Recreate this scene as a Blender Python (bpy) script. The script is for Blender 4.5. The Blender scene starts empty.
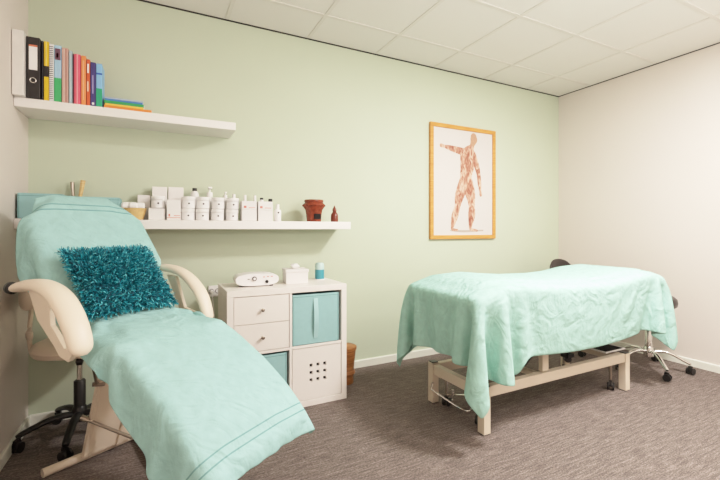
import bpy, bmesh, math, random
import numpy as np
from mathutils import Vector, Matrix, noise

random.seed(7)
PI = math.pi
sc = bpy.context.scene
COL = sc.collection

# ------------------------------------------------------------------ materials
def lin(c):
    def f(v):
        v /= 255.0
        return v / 12.92 if v <= 0.04045 else ((v + 0.055) / 1.055) ** 2.4
    return (f(c[0]), f(c[1]), f(c[2]), 1.0)

MATS = {}
def mat(name, rgb, rough=0.5, metal=0.0, vary=0.0, vscale=8.0, bump=0.0, bscale=200.0, sheen=0.0, spec=0.5, trans=0.0):
    if name in MATS:
        return MATS[name]
    m = bpy.data.materials.new(name)
    m.use_nodes = True
    nt = m.node_tree
    b = nt.nodes['Principled BSDF']
    b.inputs['Base Color'].default_value = lin(rgb)
    b.inputs['Roughness'].default_value = rough
    b.inputs['Metallic'].default_value = metal
    b.inputs['Specular IOR Level'].default_value = spec
    if sheen:
        b.inputs['Sheen Weight'].default_value = sheen
        b.inputs['Sheen Roughness'].default_value = 0.6
    if trans:
        b.inputs['Transmission Weight'].default_value = trans
    tc = nt.nodes.new('ShaderNodeTexCoord')
    if vary:
        n = nt.nodes.new('ShaderNodeTexNoise')
        n.inputs['Scale'].default_value = vscale
        n.inputs['Detail'].default_value = 4
        nt.links.new(tc.outputs['Object'], n.inputs['Vector'])
        r = nt.nodes.new('ShaderNodeMapRange')
        r.inputs['To Min'].default_value = 1 - vary
        r.inputs['To Max'].default_value = 1 + vary
        r.inputs['From Min'].default_value = 0.25
        r.inputs['From Max'].default_value = 0.75
        nt.links.new(n.outputs['Fac'], r.inputs['Value'])
        mx = nt.nodes.new('ShaderNodeMix'); mx.data_type = 'RGBA'; mx.blend_type = 'MULTIPLY'
        mx.inputs['Factor'].default_value = 1
        mx.inputs['A'].default_value = lin(rgb)
        nt.links.new(r.outputs['Result'], mx.inputs['B'])
        nt.links.new(mx.outputs['Result'], b.inputs['Base Color'])
    if bump:
        n2 = nt.nodes.new('ShaderNodeTexNoise')
        n2.inputs['Scale'].default_value = bscale
        n2.inputs['Detail'].default_value = 3
        nt.links.new(tc.outputs['Object'], n2.inputs['Vector'])
        bp = nt.nodes.new('ShaderNodeBump')
        bp.inputs['Strength'].default_value = bump
        bp.inputs['Distance'].default_value = 0.004
        nt.links.new(n2.outputs['Fac'], bp.inputs['Height'])
        nt.links.new(bp.outputs['Normal'], b.inputs['Normal'])
    MATS[name] = m
    return m

def carpet_mat():
    m = bpy.data.materials.new('woven_carpet'); m.use_nodes = True
    nt = m.node_tree; b = nt.nodes['Principled BSDF']
    b.inputs['Roughness'].default_value = 0.95
    b.inputs['Specular IOR Level'].default_value = 0.15
    tc = nt.nodes.new('ShaderNodeTexCoord')
    def nz(scale3, scale, det):
        mp = nt.nodes.new('ShaderNodeMapping'); mp.inputs['Scale'].default_value = scale3
        nt.links.new(tc.outputs['Object'], mp.inputs['Vector'])
        n = nt.nodes.new('ShaderNodeTexNoise'); n.inputs['Scale'].default_value = scale
        n.inputs['Detail'].default_value = det; n.inputs['Roughness'].default_value = 0.65
        nt.links.new(mp.outputs['Vector'], n.inputs['Vector'])
        return n
    a = nz((9, 95, 1), 1.0, 4)       # long streaks along the room's width
    f = nz((90, 230, 1), 1.0, 3)      # short yarn flecks
    mx = nt.nodes.new('ShaderNodeMath'); mx.operation = 'MULTIPLY_ADD'
    mx.inputs[1].default_value = 0.42
    s2 = nt.nodes.new('ShaderNodeMath'); s2.operation = 'MULTIPLY'; s2.inputs[1].default_value = 0.58
    nt.links.new(f.outputs['Fac'], s2.inputs[0])
    nt.links.new(a.outputs['Fac'], mx.inputs[0]); nt.links.new(s2.outputs[0], mx.inputs[2])
    cr = nt.nodes.new('ShaderNodeValToRGB')
    e = cr.color_ramp.elements
    e[0].position = 0.36; e[0].color = lin((80, 71, 67))
    e[1].position = 0.66; e[1].color = lin((164, 150, 143))
    k = e.new(0.5); k.color = lin((113, 101, 95))
    nt.links.new(mx.outputs[0], cr.inputs['Fac'])
    nt.links.new(cr.outputs['Color'], b.inputs['Base Color'])
    bp = nt.nodes.new('ShaderNodeBump'); bp.inputs['Strength'].default_value = 0.5; bp.inputs['Distance'].default_value = 0.004
    nt.links.new(f.outputs['Fac'], bp.inputs['Height']); nt.links.new(bp.outputs['Normal'], b.inputs['Normal'])
    return m

def towel_mat(name, rgb, bands=(), dark=(120, 165, 165), vary=0.05):
    """terry cloth; bands = (lo, hi) ranges of UV v woven flat and darker"""
    m = bpy.data.materials.new(name); m.use_nodes = True
    nt = m.node_tree; b = nt.nodes['Principled BSDF']
    b.inputs['Roughness'].default_value = 0.95
    b.inputs['Specular IOR Level'].default_value = 0.1
    b.inputs['Sheen Weight'].default_value = 0.0
    b.inputs['Sheen Roughness'].default_value = 0.5
    tc = nt.nodes.new('ShaderNodeTexCoord')
    n = nt.nodes.new('ShaderNodeTexNoise'); n.inputs['Scale'].default_value = 26; n.inputs['Detail'].default_value = 6
    nt.links.new(tc.outputs['Object'], n.inputs['Vector'])
    r = nt.nodes.new('ShaderNodeMapRange'); r.inputs['From Min'].default_value = 0.3; r.inputs['From Max'].default_value = 0.7
    r.inputs['To Min'].default_value = 1 - vary; r.inputs['To Max'].default_value = 1 + vary
    nt.links.new(n.outputs['Fac'], r.inputs['Value'])
    mx = nt.nodes.new('ShaderNodeMix'); mx.data_type = 'RGBA'; mx.blend_type = 'MULTIPLY'
    mx.inputs['Factor'].default_value = 1; mx.inputs['A'].default_value = lin(rgb)
    nt.links.new(r.outputs['Result'], mx.inputs['B'])
    col = mx.outputs['Result']
    sep = nt.nodes.new('ShaderNodeSeparateXYZ'); nt.links.new(tc.outputs['UV'], sep.inputs[0])
    for lo, hi in bands:
        g = nt.nodes.new('ShaderNodeMath'); g.operation = 'COMPARE'
        g.inputs[1].default_value = (lo + hi) / 2; g.inputs[2].default_value = (hi - lo) / 2
        nt.links.new(sep.outputs['Y'], g.inputs[0])
        m2 = nt.nodes.new('ShaderNodeMix'); m2.data_type = 'RGBA'
        nt.links.new(g.outputs[0], m2.inputs['Factor']); nt.links.new(col, m2.inputs['A'])
        m2.inputs['B'].default_value = lin(dark)
        col = m2.outputs['Result']
    nt.links.new(col, b.inputs['Base Color'])
    n2 = nt.nodes.new('ShaderNodeTexNoise'); n2.inputs['Scale'].default_value = 330; n2.inputs['Detail'].default_value = 2
    n3 = nt.nodes.new('ShaderNodeTexNoise'); n3.inputs['Scale'].default_value = 38; n3.inputs['Detail'].default_value = 3
    nt.links.new(tc.outputs['Object'], n2.inputs['Vector']); nt.links.new(tc.outputs['Object'], n3.inputs['Vector'])
    b1 = nt.nodes.new('ShaderNodeBump'); b1.inputs['Strength'].default_value = 0.35; b1.inputs['Distance'].default_value = 0.003
    b2 = nt.nodes.new('ShaderNodeBump'); b2.inputs['Strength'].default_value = 0.22; b2.inputs['Distance'].default_value = 0.012
    nt.links.new(n2.outputs['Fac'], b1.inputs['Height']); nt.links.new(n3.outputs['Fac'], b2.inputs['Height'])
    n4 = nt.nodes.new('ShaderNodeTexNoise'); n4.inputs['Scale'].default_value = 7; n4.inputs['Detail'].default_value = 2; n4.inputs['Distortion'].default_value = 1.4
    mp4 = nt.nodes.new('ShaderNodeMapping'); mp4.inputs['Rotation'].default_value = (0.3, 0.5, 0.6); mp4.inputs['Scale'].default_value = (1, 2.2, 1)
    nt.links.new(tc.outputs['Object'], mp4.inputs['Vector']); nt.links.new(mp4.outputs['Vector'], n4.inputs['Vector'])
    b3 = nt.nodes.new('ShaderNodeBump'); b3.inputs['Strength'].default_value = 0.5; b3.inputs['Distance'].default_value = 0.03
    nt.links.new(n4.outputs['Fac'], b3.inputs['Height']); nt.links.new(b3.outputs['Normal'], b2.inputs['Normal'])
    nt.links.new(b2.outputs['Normal'], b1.inputs['Normal']); nt.links.new(b1.outputs['Normal'], b.inputs['Normal'])
    return m

def shag_mat():
    m = bpy.data.materials.new('shag_yarn'); m.use_nodes = True
    nt = m.node_tree; b = nt.nodes['Principled BSDF']
    b.inputs['Roughness'].default_value = 0.45
    at = nt.nodes.new('ShaderNodeAttribute'); at.attribute_name = 'tint'
    cr = nt.nodes.new('ShaderNodeValToRGB')
    e = cr.color_ramp.elements
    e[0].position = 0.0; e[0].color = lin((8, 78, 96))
    e[1].position = 1.0; e[1].color = lin((124, 222, 228))  # pale end of the tint paints highlights on the strands
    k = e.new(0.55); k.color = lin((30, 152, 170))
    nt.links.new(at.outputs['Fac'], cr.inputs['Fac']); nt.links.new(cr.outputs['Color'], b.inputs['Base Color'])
    return m

def wood_mat(name, a, bcol, scale=(1, 1, 14)):
    m = bpy.data.materials.new(name); m.use_nodes = True
    nt = m.node_tree; b = nt.nodes['Principled BSDF']; b.inputs['Roughness'].default_value = 0.4
    tc = nt.nodes.new('ShaderNodeTexCoord'); mp = nt.nodes.new('ShaderNodeMapping'); mp.inputs['Scale'].default_value = scale
    nt.links.new(tc.outputs['Object'], mp.inputs['Vector'])
    n = nt.nodes.new('ShaderNodeTexNoise'); n.inputs['Scale'].default_value = 9; n.inputs['Detail'].default_value = 5
    nt.links.new(mp.outputs['Vector'], n.inputs['Vector'])
    cr = nt.nodes.new('ShaderNodeValToRGB'); e = cr.color_ramp.elements
    e[0].position = 0.3; e[0].color = lin(a); e[1].position = 0.7; e[1].color = lin(bcol)
    nt.links.new(n.outputs['Fac'], cr.inputs['Fac']); nt.links.new(cr.outputs['Color'], b.inputs['Base Color'])
    return m

def muscle_mat():
    m = bpy.data.materials.new('muscle_print'); m.use_nodes = True
    nt = m.node_tree; b = nt.nodes['Principled BSDF']; b.inputs['Roughness'].default_value = 0.6
    tc = nt.nodes.new('ShaderNodeTexCoord')
    mp = nt.nodes.new('ShaderNodeMapping'); mp.inputs['Scale'].default_value = (1.6, 1, 0.8)
    mp.inputs['Rotation'].default_value = (0, 0.4, 0)
    nt.links.new(tc.outputs['Object'], mp.inputs['Vector'])
    n = nt.nodes.new('ShaderNodeTexNoise'); n.inputs['Scale'].default_value = 15; n.inputs['Detail'].default_value = 4
    n.inputs['Distortion'].default_value = 1.2
    nt.links.new(mp.outputs['Vector'], n.inputs['Vector'])
    cr = nt.nodes.new('ShaderNodeValToRGB'); e = cr.color_ramp.elements
    e[0].position = 0.34; e[0].color = lin((150, 84, 66)); e[1].position = 0.64; e[1].color = lin((224, 190, 170))
    k = e.new(0.48); k.color = lin((190, 134, 112))
    nt.links.new(n.outputs['Fac'], cr.inputs['Fac']); nt.links.new(cr.outputs['Color'], b.inputs['Base Color'])
    return m

WALL_GREEN = mat('green_wall_paint', (203, 211, 187), 0.75, vary=0.012, vscale=2.0, bump=0.08, bscale=180)
WALL_WHITE = mat('white_wall_paint', (226, 215, 206), 0.8, vary=0.012, vscale=2.0, bump=0.12, bscale=220)
CEIL = mat('ceiling_tile', (234, 229, 222), 0.9, vary=0.015, vscale=260, bump=0.1, bscale=300)
TBAR = mat('ceiling_bar', (227, 221, 213), 0.6, vary=0.01)
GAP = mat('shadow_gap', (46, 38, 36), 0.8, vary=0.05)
BASEB = mat('skirting_paint', (236, 234, 222), 0.5, vary=0.01)
CARPET = carpet_mat()
SHELFW = mat('white_lacquer', (244, 238, 233), 0.35, vary=0.008)
CABW = mat('white_foil', (243, 234, 227), 0.38, vary=0.008)
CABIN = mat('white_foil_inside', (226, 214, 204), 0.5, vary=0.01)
CREAM = mat('cream_leatherette', (238, 220, 200), 0.42, vary=0.02, vscale=14, bump=0.06, bscale=260)
FRAMEC = mat('cream_powder_coat', (232, 214, 194), 0.4, vary=0.02)
TFRAME = mat('beige_powder_coat', (222, 206, 186), 0.45, vary=0.02)
BLACKP = mat('black_plastic', (28, 25, 25), 0.4, vary=0.1)
BLACKL = mat('black_leather', (52, 42, 40), 0.3, vary=0.1, bump=0.05, bscale=160)
CHROME = mat('chrome', (225, 222, 218), 0.14, 1.0, vary=0.02)
STEEL = mat('brushed_steel', (176, 164, 152), 0.32, 1.0, vary=0.05)
TEALBOX = mat('teal_fabric', (156, 198, 198), 0.85, vary=0.03, vscale=30, bump=0.25, bscale=420)
TEALDARK = mat('teal_fabric_dark', (104, 148, 144), 0.85, vary=0.03, vscale=30, bump=0.25, bscale=420)  # darker teal for the box seams
STITCH = mat('teal_stitch', (172, 212, 212), 0.8, vary=0.02)
WHITEP = mat('white_plastic', (244, 240, 238), 0.35, vary=0.008)
WHITEC = mat('white_card', (240, 234, 230), 0.6, vary=0.01)
LID = mat('white_lid', (248, 244, 241), 0.3, vary=0.008)
GREYP = mat('grey_mark', (92, 82, 84), 0.5, vary=0.05)
PINKP = mat('pink_mark', (214, 130, 120), 0.6, vary=0.05)
LABELP = mat('paper_label', (250, 244, 242), 0.6, vary=0.01)
CLAYB = mat('glazed_clay', (138, 62, 40), 0.25, vary=0.3, vscale=40, bump=0.3, bscale=90)
DARKIN = mat('hollow_shade', (30, 20, 18), 0.9, vary=0.1)  # near-black that paints the shade inside hollows
AMBER = mat('brown_bottle', (122, 58, 42), 0.2, vary=0.1)
WICKER = mat('woven_rattan', (224, 186, 128), 0.6, vary=0.12, vscale=60, bump=0.6, bscale=160)
COTTON = mat('white_terry', (247, 243, 240), 0.95, vary=0.02, bump=0.5, bscale=220)
TEALW = mat('teal_wax', (76, 152, 166), 0.3, vary=0.06, vscale=30)
TEALL = mat('pale_wax', (190, 218, 212), 0.35, vary=0.03)
WOODF = wood_mat('oak_frame', (206, 134, 62), (226, 160, 88))
WOODB = wood_mat('carved_wood', (128, 78, 40), (184, 124, 72))
WOODL = wood_mat('light_wood', (220, 176, 116), (238, 204, 150))
POSTER = mat('poster_paper', (222, 212, 206), 0.5, vary=0.01)
MUSCLE = muscle_mat()
SHADOWP = mat('printed_shadow', (186, 170, 160), 0.6, vary=0.03)
HAIRP = mat('printed_bone', (194, 148, 122), 0.6, vary=0.12, vscale=50)
SHAG = shag_mat()
T_CHAIR = towel_mat('turquoise_terry', (164, 206, 202), bands=((0.088, 0.093), (0.120, 0.125)), dark=(122, 166, 164))
T_BACK = towel_mat('turquoise_terry_headrest', (163, 205, 201), bands=((0.638, 0.645), (0.672, 0.679)), dark=(114, 162, 162))
T_TABLE = towel_mat('mint_terry', (170, 213, 200), vary=0.07)

# ------------------------------------------------------------------ builders
ORG = {}
def setp(o, label=None, cat=None, group=None, kind=None):
    if label: o['label'] = label
    if cat: o['category'] = cat
    if group: o['group'] = group
    if kind: o['kind'] = kind
    return o

def empty(name, loc, label, cat, group=None):
    o = bpy.data.objects.new(name, None)
    o.empty_display_size = 0.1
    COL.objects.link(o); o.location = loc; ORG[o.name] = Vector(loc)
    return setp(o, label, cat, group)

def finish(o, bevel, smooth, subsurf):
    if bevel:
        b = o.modifiers.new('edge', 'BEVEL'); b.width = bevel; b.segments = 2; b.limit_method = 'ANGLE'; b.angle_limit = math.radians(40)
    if subsurf:
        s = o.modifiers.new('smooth', 'SUBSURF'); s.levels = subsurf; s.render_levels = subsurf

class MB:
    """collects shapes in world coordinates; build() links them as ONE mesh object"""
    def __init__(self, M=None):
        self.bm = bmesh.new(); self.M = M or Matrix.Identity(4); self.mi = 0
    def v(self, p): return self.bm.verts.new(self.M @ Vector(p))
    def f(self, vs):
        try:
            fc = self.bm.faces.new(vs); fc.material_index = self.mi; return fc
        except ValueError:
            return None
    def hexa(self, P):
        V = [self.v(p) for p in P]
        for q in ((0, 3, 2, 1), (4, 5, 6, 7), (0, 1, 5, 4), (1, 2, 6, 5), (2, 3, 7, 6), (3, 0, 4, 7)):
            self.f([V[i] for i in q])
        return self
    def box(self, x0, x1, y0, y1, z0, z1):
        return self.hexa([(x0, y0, z0), (x1, y0, z0), (x1, y1, z0), (x0, y1, z0), (x0, y0, z1), (x1, y0, z1), (x1, y1, z1), (x0, y1, z1)])
    def bar(self, a, b, w, h, up=(0, 0, 1)):
        a = Vector(a); b = Vector(b); d = (b - a).normalized(); u = Vector(up)
        s = d.cross(u)
        if s.length < 1e-4: s = d.cross(Vector((1, 0, 0)))
        s.normalize(); u = s.cross(d)
        P = []
        for c in (a, b):
            P += [c - s * w / 2 - u * h / 2, c + s * w / 2 - u * h / 2, c + s * w / 2 + u * h / 2, c - s * w / 2 + u * h / 2]
        return self.hexa(P)
    def rings(self, R, cap=True, closed=False):
        L = [[self.v(p) for p in r] for r in R]
        n = len(L[0])
        pairs = list(zip(L[:-1], L[1:])) + ([(L[-1], L[0])] if closed else [])
        for a, b in pairs:
            for i in range(n):
                self.f([a[i], a[(i + 1) % n], b[(i + 1) % n], b[i]])
        if cap and not closed:
            self.f(L[0][::-1]); self.f(L[-1])
        return self
    def lathe(self, c, prof, n=24, axis='z'):
        c = Vector(c); R = []
        for r, z in prof:
            ring = []
            for i in range(n):
                a = 2 * PI * i / n; x, y = max(r, 1e-4) * math.cos(a), max(r, 1e-4) * math.sin(a)
                p = {'z': (x, y, z), 'x': (z, x, y), 'y': (y, z, x)}[axis]
                ring.append(c + Vector(p))
            R.append(ring)
        return self.rings(R)
    def cyl(self, a, b, r, n=16, r2=None):
        return self.tube([a, b], [r, r2 if r2 is not None else r], n)
    def tube(self, path, rad, n=12, flat=1.0, up=(0, 0, 1), closed=False):
        path = [Vector(p) for p in path]; m = len(path)
        if not isinstance(rad, (list, tuple)): rad = [rad] * m
        R = []; u0 = Vector(up)
        for i, p in enumerate(path):
            if closed: d = path[(i + 1) % m] - path[i - 1]
            else: d = path[min(i + 1, m - 1)] - path[max(i - 1, 0)]
            d.normalize()
            s = d.cross(u0)
            if s.length < 0.05: s = d.cross(Vector((0.3, 1, 0.2)))
            s.normalize(); u = s.cross(d)
            R.append([p + s * (rad[i] * math.cos(2 * PI * k / n)) + u * (rad[i] * flat * math.sin(2 * PI * k / n)) for k in range(n)])
        return self.rings(R, closed=closed)
    def build(self, name, m, parent=None, at=(0, 0, 0), bevel=0.0, smooth=False, subsurf=0, **kw):
        org = ORG[parent.name] if parent else Vector(at)
        bmesh.ops.recalc_face_normals(self.bm, faces=self.bm.faces)
        for v in self.bm.verts: v.co -= org
        if smooth:
            for f in self.bm.faces: f.smooth = True
        me = bpy.data.meshes.new(name); self.bm.to_mesh(me); self.bm.free()
        for mm in (m if isinstance(m, (list, tuple)) else [m]): me.materials.append(mm)
        o = bpy.data.objects.new(name, me); COL.objects.link(o)
        if parent: o.parent = parent
        else: o.location = org
        ORG[o.name] = org
        if smooth:
            try: me.set_sharp_from_angle(angle=math.radians(42))
            except Exception: pass
        finish(o, bevel, smooth, subsurf)
        return setp(o, **kw)

def curve_pts(P, n=6):
    """Catmull-Rom through points"""
    P = [Vector(p) for p in P]; out = []
    for i in range(len(P) - 1):
        p0 = P[max(i - 1, 0)]; p1 = P[i]; p2 = P[i + 1]; p3 = P[min(i + 2, len(P) - 1)]
        for k in range(n):
            t = k / n
            out.append(0.5 * ((2 * p1) + (p2 - p0) * t + (2 * p0 - 5 * p1 + 4 * p2 - p3) * t * t + (3 * p1 - p0 - 3 * p2 + p3) * t ** 3))
    out.append(P[-1])
    return out

def dup(root, loc, **kw):
    r = root.copy(); COL.objects.link(r); r.location = loc; ORG[r.name] = Vector(loc)
    for ch in list(root.children):
        c = ch.copy(); COL.objects.link(c); c.parent = r
        for g in ch.children:
            d = g.copy(); COL.objects.link(d); d.parent = c
    return setp(r, **kw)

# ------------------------------------------------------------------ cloth settling (position based, numpy)
class RBox:
    def __init__(self, c, axes, h, r):
        self.c = np.array(c, float); self.A = np.array([list(a) for a in axes], float).T
        self.r = r; self.h = np.maximum(np.array(h, float) - r, 1e-4)
    def push(self, X, th):
        p = (X - self.c) @ self.A
        a = np.abs(p) - self.h
        q = np.maximum(a, 0); qn = np.linalg.norm(q, axis=1)
        ins = np.minimum(a.max(axis=1), 0)
        d = qn + ins - self.r - th
        hit = d < 0
        if not hit.any(): return None
        g = np.zeros_like(p)
        out = qn > 1e-9
        g[out] = q[out] / qn[out][:, None]
        k = np.argmax(a, axis=1); inn = ~out
        g[inn, k[inn]] = 1
        g *= np.where(p < 0, -1.0, 1.0)
        return hit, (g @ self.A.T), d
class Caps:
    def __init__(self, a, b, r):
        self.a = np.array(a, float); self.b = np.array(b, float); self.r = r
    def push(self, X, th):
        ab = self.b - self.a
        t = np.clip(((X - self.a) @ ab) / (ab @ ab), 0, 1)
        v = X - (self.a + t[:, None] * ab)
        n = np.linalg.norm(v, axis=1) + 1e-9
        d = n - self.r - th
        hit = d < 0
        if not hit.any(): return None
        return hit, v / n[:, None], d

def settle(P, h, cols, pin=None, steps=220, iters=14, th=0.006, fric=0.6, damp=0.975, g=(0, 0, -1.6), seed=1, bend=0.12, stretch=1.0):
    rng = np.random.default_rng(seed)
    X = P.copy(); X += rng.normal(0, 0.0012, X.shape)
    n0, n1 = X.shape[:2]
    W = np.ones((n0, n1, 1))
    if pin is not None:
        W[pin] = 0; X[pin] = P[pin]
    V0 = X.copy(); dt = 1 / 60.0; G = np.array(g) * dt * dt
    hd = h * math.sqrt(2)
    cons = []
    S = slice
    for st in (0, 1):
        cons.append(((S(st, n0 - 1, 2), S(None)), (S(st + 1, n0, 2), S(None)), h, 1.0))
        cons.append(((S(None), S(st, n1 - 1, 2)), (S(None), S(st + 1, n1, 2)), h, 1.0))
    for st in (0, 1):
        cons.append(((S(st, n0 - 1, 2), S(0, n1 - 1)), (S(st + 1, n0, 2), S(1, n1)), hd, 0.35))
        cons.append(((S(st, n0 - 1, 2), S(1, n1)), (S(st + 1, n0, 2), S(0, n1 - 1)), hd, 0.35))
    for st in (0, 1, 2, 3):
        cons.append(((S(st, n0 - 2, 4), S(None)), (S(st + 2, n0, 4), S(None)), 2 * h, bend))
        cons.append(((S(None), S(st, n1 - 2, 4)), (S(None), S(st + 2, n1, 4)), 2 * h, bend))
    for q_, (A, B, L_, k) in enumerate(cons):
        a = P[A]; b = P[B]; m = min(a.shape[0], b.shape[0]); m1 = min(a.shape[1], b.shape[1])
        cons[q_] = (A, B, np.sqrt(((a[:m, :m1] - b[:m, :m1]) ** 2).sum(-1, keepdims=True)), k)
    for step in range(steps):
        vel = (X - V0) * damp
        V0 = X.copy()
        X = X + (vel + G) * W
        for it in range(iters):
            for A, B, L, k in cons:   # L: rest lengths of the flat cloth
                a = X[A]; b = X[B]
                m = min(a.shape[0], b.shape[0]); m1 = min(a.shape[1], b.shape[1])
                a = a[:m, :m1]; b = b[:m, :m1]
                wa = W[A][:m, :m1]; wb = W[B][:m, :m1]
                d = b - a; ln = np.sqrt((d * d).sum(-1, keepdims=True)) + 1e-9
                c = d * ((ln - L[:m, :m1]) / ln) * k / np.maximum(wa + wb, 1e-6)
                X[A][:m, :m1] += c * wa
                X[B][:m, :m1] -= c * wb
            if it % 3 == 2 or it == iters - 1:
                F = X.reshape(-1, 3); O = V0.reshape(-1, 3); w = W.reshape(-1)
                for c in cols:
                    r = c.push(F, th)
                    if r is None: continue
                    hit, nrm, d = r
                    hit = hit & (w > 0)
                    F[hit] -= nrm[hit] * d[hit][:, None]
                    if it == iters - 1:
                        mv = F[hit] - O[hit]
                        tn = mv - nrm[hit] * (mv * nrm[hit]).sum(1, keepdims=True)
                        F[hit] -= tn * fric
                F[:, 2] = np.maximum(F[:, 2], 0.01)
                X = F.reshape(n0, n1, 3)
    return X

def cloth_object(name, X, m, thick=0.006, **kw):
    n0, n1 = X.shape[:2]
    org = X.reshape(-1, 3).mean(0)
    V = (X.reshape(-1, 3) - org).tolist()
    Fs = [(i * n1 + j, (i + 1) * n1 + j, (i + 1) * n1 + j + 1, i * n1 + j + 1) for i in range(n0 - 1) for j in range(n1 - 1)]
    me = bpy.data.meshes.new(name); me.from_pydata(V, [], Fs)
    uv = me.uv_layers.new(name='UVMap')
    for lp in me.loops:
        i, j = divmod(lp.vertex_index, n1)
        uv.data[lp.index].uv = (j / (n1 - 1), i / (n0 - 1))
    for p in me.polygons: p.use_smooth = True
    me.materials.append(m)
    o = bpy.data.objects.new(name, me); COL.objects.link(o); o.location = org.tolist(); ORG[o.name] = Vector(org.tolist())
    s = o.modifiers.new('thickness', 'SOLIDIFY'); s.thickness = thick; s.offset = 0
    b = o.modifiers.new('smooth', 'SUBSURF'); b.levels = 1; b.render_levels = 1
    return setp(o, **kw)

# ------------------------------------------------------------------ the room
XL, XR, YB, YF, ZC = -0.68, 3.94, 2.90, -1.70, 2.61
T = 0.12
def struct(name, mb, m, **k):
    return mb.build(name, m, kind='structure', **k)
struct('floor', MB().box(XL - T, XR + T, YF - T, YB + T, -0.1, 0), CARPET)
struct('ceiling', MB().box(XL - T, XR + T, YF - T, YB + T, ZC, ZC + 0.1), CEIL)
struct('wall_back', MB().box(XL, XR, YB, YB + T, 0, ZC), WALL_GREEN)
struct('wall_left', MB().box(XL - T, XL, YF - T, YB + T, 0, ZC), WALL_WHITE)
struct('wall_right', MB().box(XR, XR + T, YF - T, YB + T, 0, ZC), WALL_WHITE)
struct('wall_rear', MB().box(XL, XR, YF - T, YF, 0, ZC), WALL_WHITE)
def skirting(name, a, b, nrm):
    mb = MB(); a = Vector(a); b = Vector(b); n = Vector(nrm)
    R = []
    for p in (a, b):
        R.append([p, p + n * 0.014, p + n * 0.014 + Vector((0, 0, 0.054)), p + n * 0.010 + Vector((0, 0, 0.060)), p + Vector((0, 0, 0.060))])
    mb.rings(R); struct(name, mb, BASEB)
skirting('baseboard_back', (XL, YB, 0), (XR, YB, 0), (0, -1, 0))
skirting('baseboard_left', (XL, YF, 0), (XL, YB, 0), (1, 0, 0))
skirting('baseboard_right', (XR, YF, 0), (XR, YB, 0), (-1, 0, 0))
mb = MB()
for k in range(-3, 6):
    x = 1.02 + 0.6 * k
    if XL < x < XR: mb.box(x - 0.0125, x + 0.0125, YF, YB - 0.02, ZC - 0.004, ZC)
for k in range(0, 8):
    y = 2.53 - 0.6 * k
    if YF < y < YB: mb.box(XL + 0.02, XR - 0.02, y - 0.0125, y + 0.0125, ZC - 0.0045, ZC)
struct('trim_1', mb, TBAR)
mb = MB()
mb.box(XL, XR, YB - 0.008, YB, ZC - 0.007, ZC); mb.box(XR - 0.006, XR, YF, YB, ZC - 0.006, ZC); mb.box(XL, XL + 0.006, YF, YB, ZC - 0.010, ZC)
struct('trim_gap_shade', mb, GAP)  # dark strips paint the shade of the gap between ceiling and walls

# ------------------------------------------------------------------ wall shelves
MB().box(XL + 0.001, 0.437, 2.64, YB, 1.775, 1.825).build('wall_shelf', SHELFW, at=(-0.12, 2.77, 1.775), bevel=0.003,
    label='short white floating shelf high on the green wall carrying binders and books', cat='shelf')
MB().box(XL + 0.001, 1.263, 2.64, YB, 1.135, 1.190).build('wall_shelf', SHELFW, at=(0.29, 2.77, 1.135), bevel=0.003,
    label='long white floating shelf at middle height carrying white jars and teal boxes', cat='shelf')

# ------------------------------------------------------------------ books on the upper shelf
ZS = 1.826
GB = 'binders and books standing on the upper shelf'
def standing(name, x0, x1, h, m, label, cat='book', y0=2.650, dep=0.19, tilt=0.0, extra=None, bev=0.0025):
    mb = MB(Matrix.Translation((x0, y0, ZS)) @ Matrix.Rotation(tilt, 4, 'Y'))
    w = x1 - x0 - 0.001
    mb.box(0, w, 0, dep, 0, h)
    o = mb.build(name, m, at=(x0, y0, ZS), bevel=bev, label=label, cat=cat, group=GB)
    for nm, mm, fx0, fx1, fz0, fz1, lab in (extra or []):
        b = MB(Matrix.Translation((x0, y0, ZS)) @ Matrix.Rotation(tilt, 4, 'Y'))
        b.box(fx0 * w, fx1 * w, -0.0012, 0.004, fz0 * h, fz1 * h)
        p = b.build(nm, mm, parent=o)
        if lab: p['label'] = lab
    return o
c_ = lambda n, rgb, **k: mat(n, rgb, k.pop('rough', 0.45), vary=0.04, vscale=30)
standing('box_file', XL + 0.003, -0.628, 0.335, c_('white_file', (236, 230, 224)), 'plain white box file against the left wall on the upper shelf', 'file', y0=2.602, dep=0.27)
bk = standing('ring_binder', -0.626, -0.568, 0.322, c_('black_binder', (44, 38, 38)), 'black lever arch binder with white spine label and finger ring', 'binder', y0=2.632, dep=0.25,
     extra=[('spine_label', LABELP, 0.2, 0.82, 0.46, 0.84, 'white paper spine label'), ('label_band', c_('binder_red', (214, 120, 90)), 0.2, 0.82, 0.84, 0.87, 'red stripe above the label')])
ring = MB(); cx, cz = -0.597, ZS + 0.093
ring.tube([(cx + 0.0125 * math.cos(a), 2.6305, cz + 0.0125 * math.sin(a)) for a in [2 * PI * i / 20 for i in range(20)]], 0.0028, 8, closed=True, up=(0, 1, 0))
ring.build('finger_ring', CHROME, parent=bk, smooth=True)
standing('notebook', -0.566, -0.557, 0.318, c_('near_black', (34, 32, 40)), 'thin black book squeezed between black binder and yellow book')
standing('notebook', -0.556, -0.534, 0.318, c_('yellow_cloth', (240, 196, 40)), 'yellow book with a black band around its spine',
     extra=[('spine_band', c_('band_black', (36, 32, 36)), 0, 1, 0.40, 0.58, 'black spine band'), ('spine_stripe', c_('pale_yellow', (252, 226, 140)), 0.42, 0.58, 0.58, 1, None)])
o = standing('spiral_notebook', -0.533, -0.512, 0.309, c_('white_pages', (238, 236, 234)), 'white spiral bound notebook between yellow and blue books')
wb = MB()
for k in range(26):
    wb.cyl((-0.531, 2.648, ZS + 0.012 + k * 0.0112), (-0.516, 2.648, ZS + 0.015 + k * 0.0112), 0.0016, 6)
wb.build('wire_binding', GREYP, parent=o)
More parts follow.
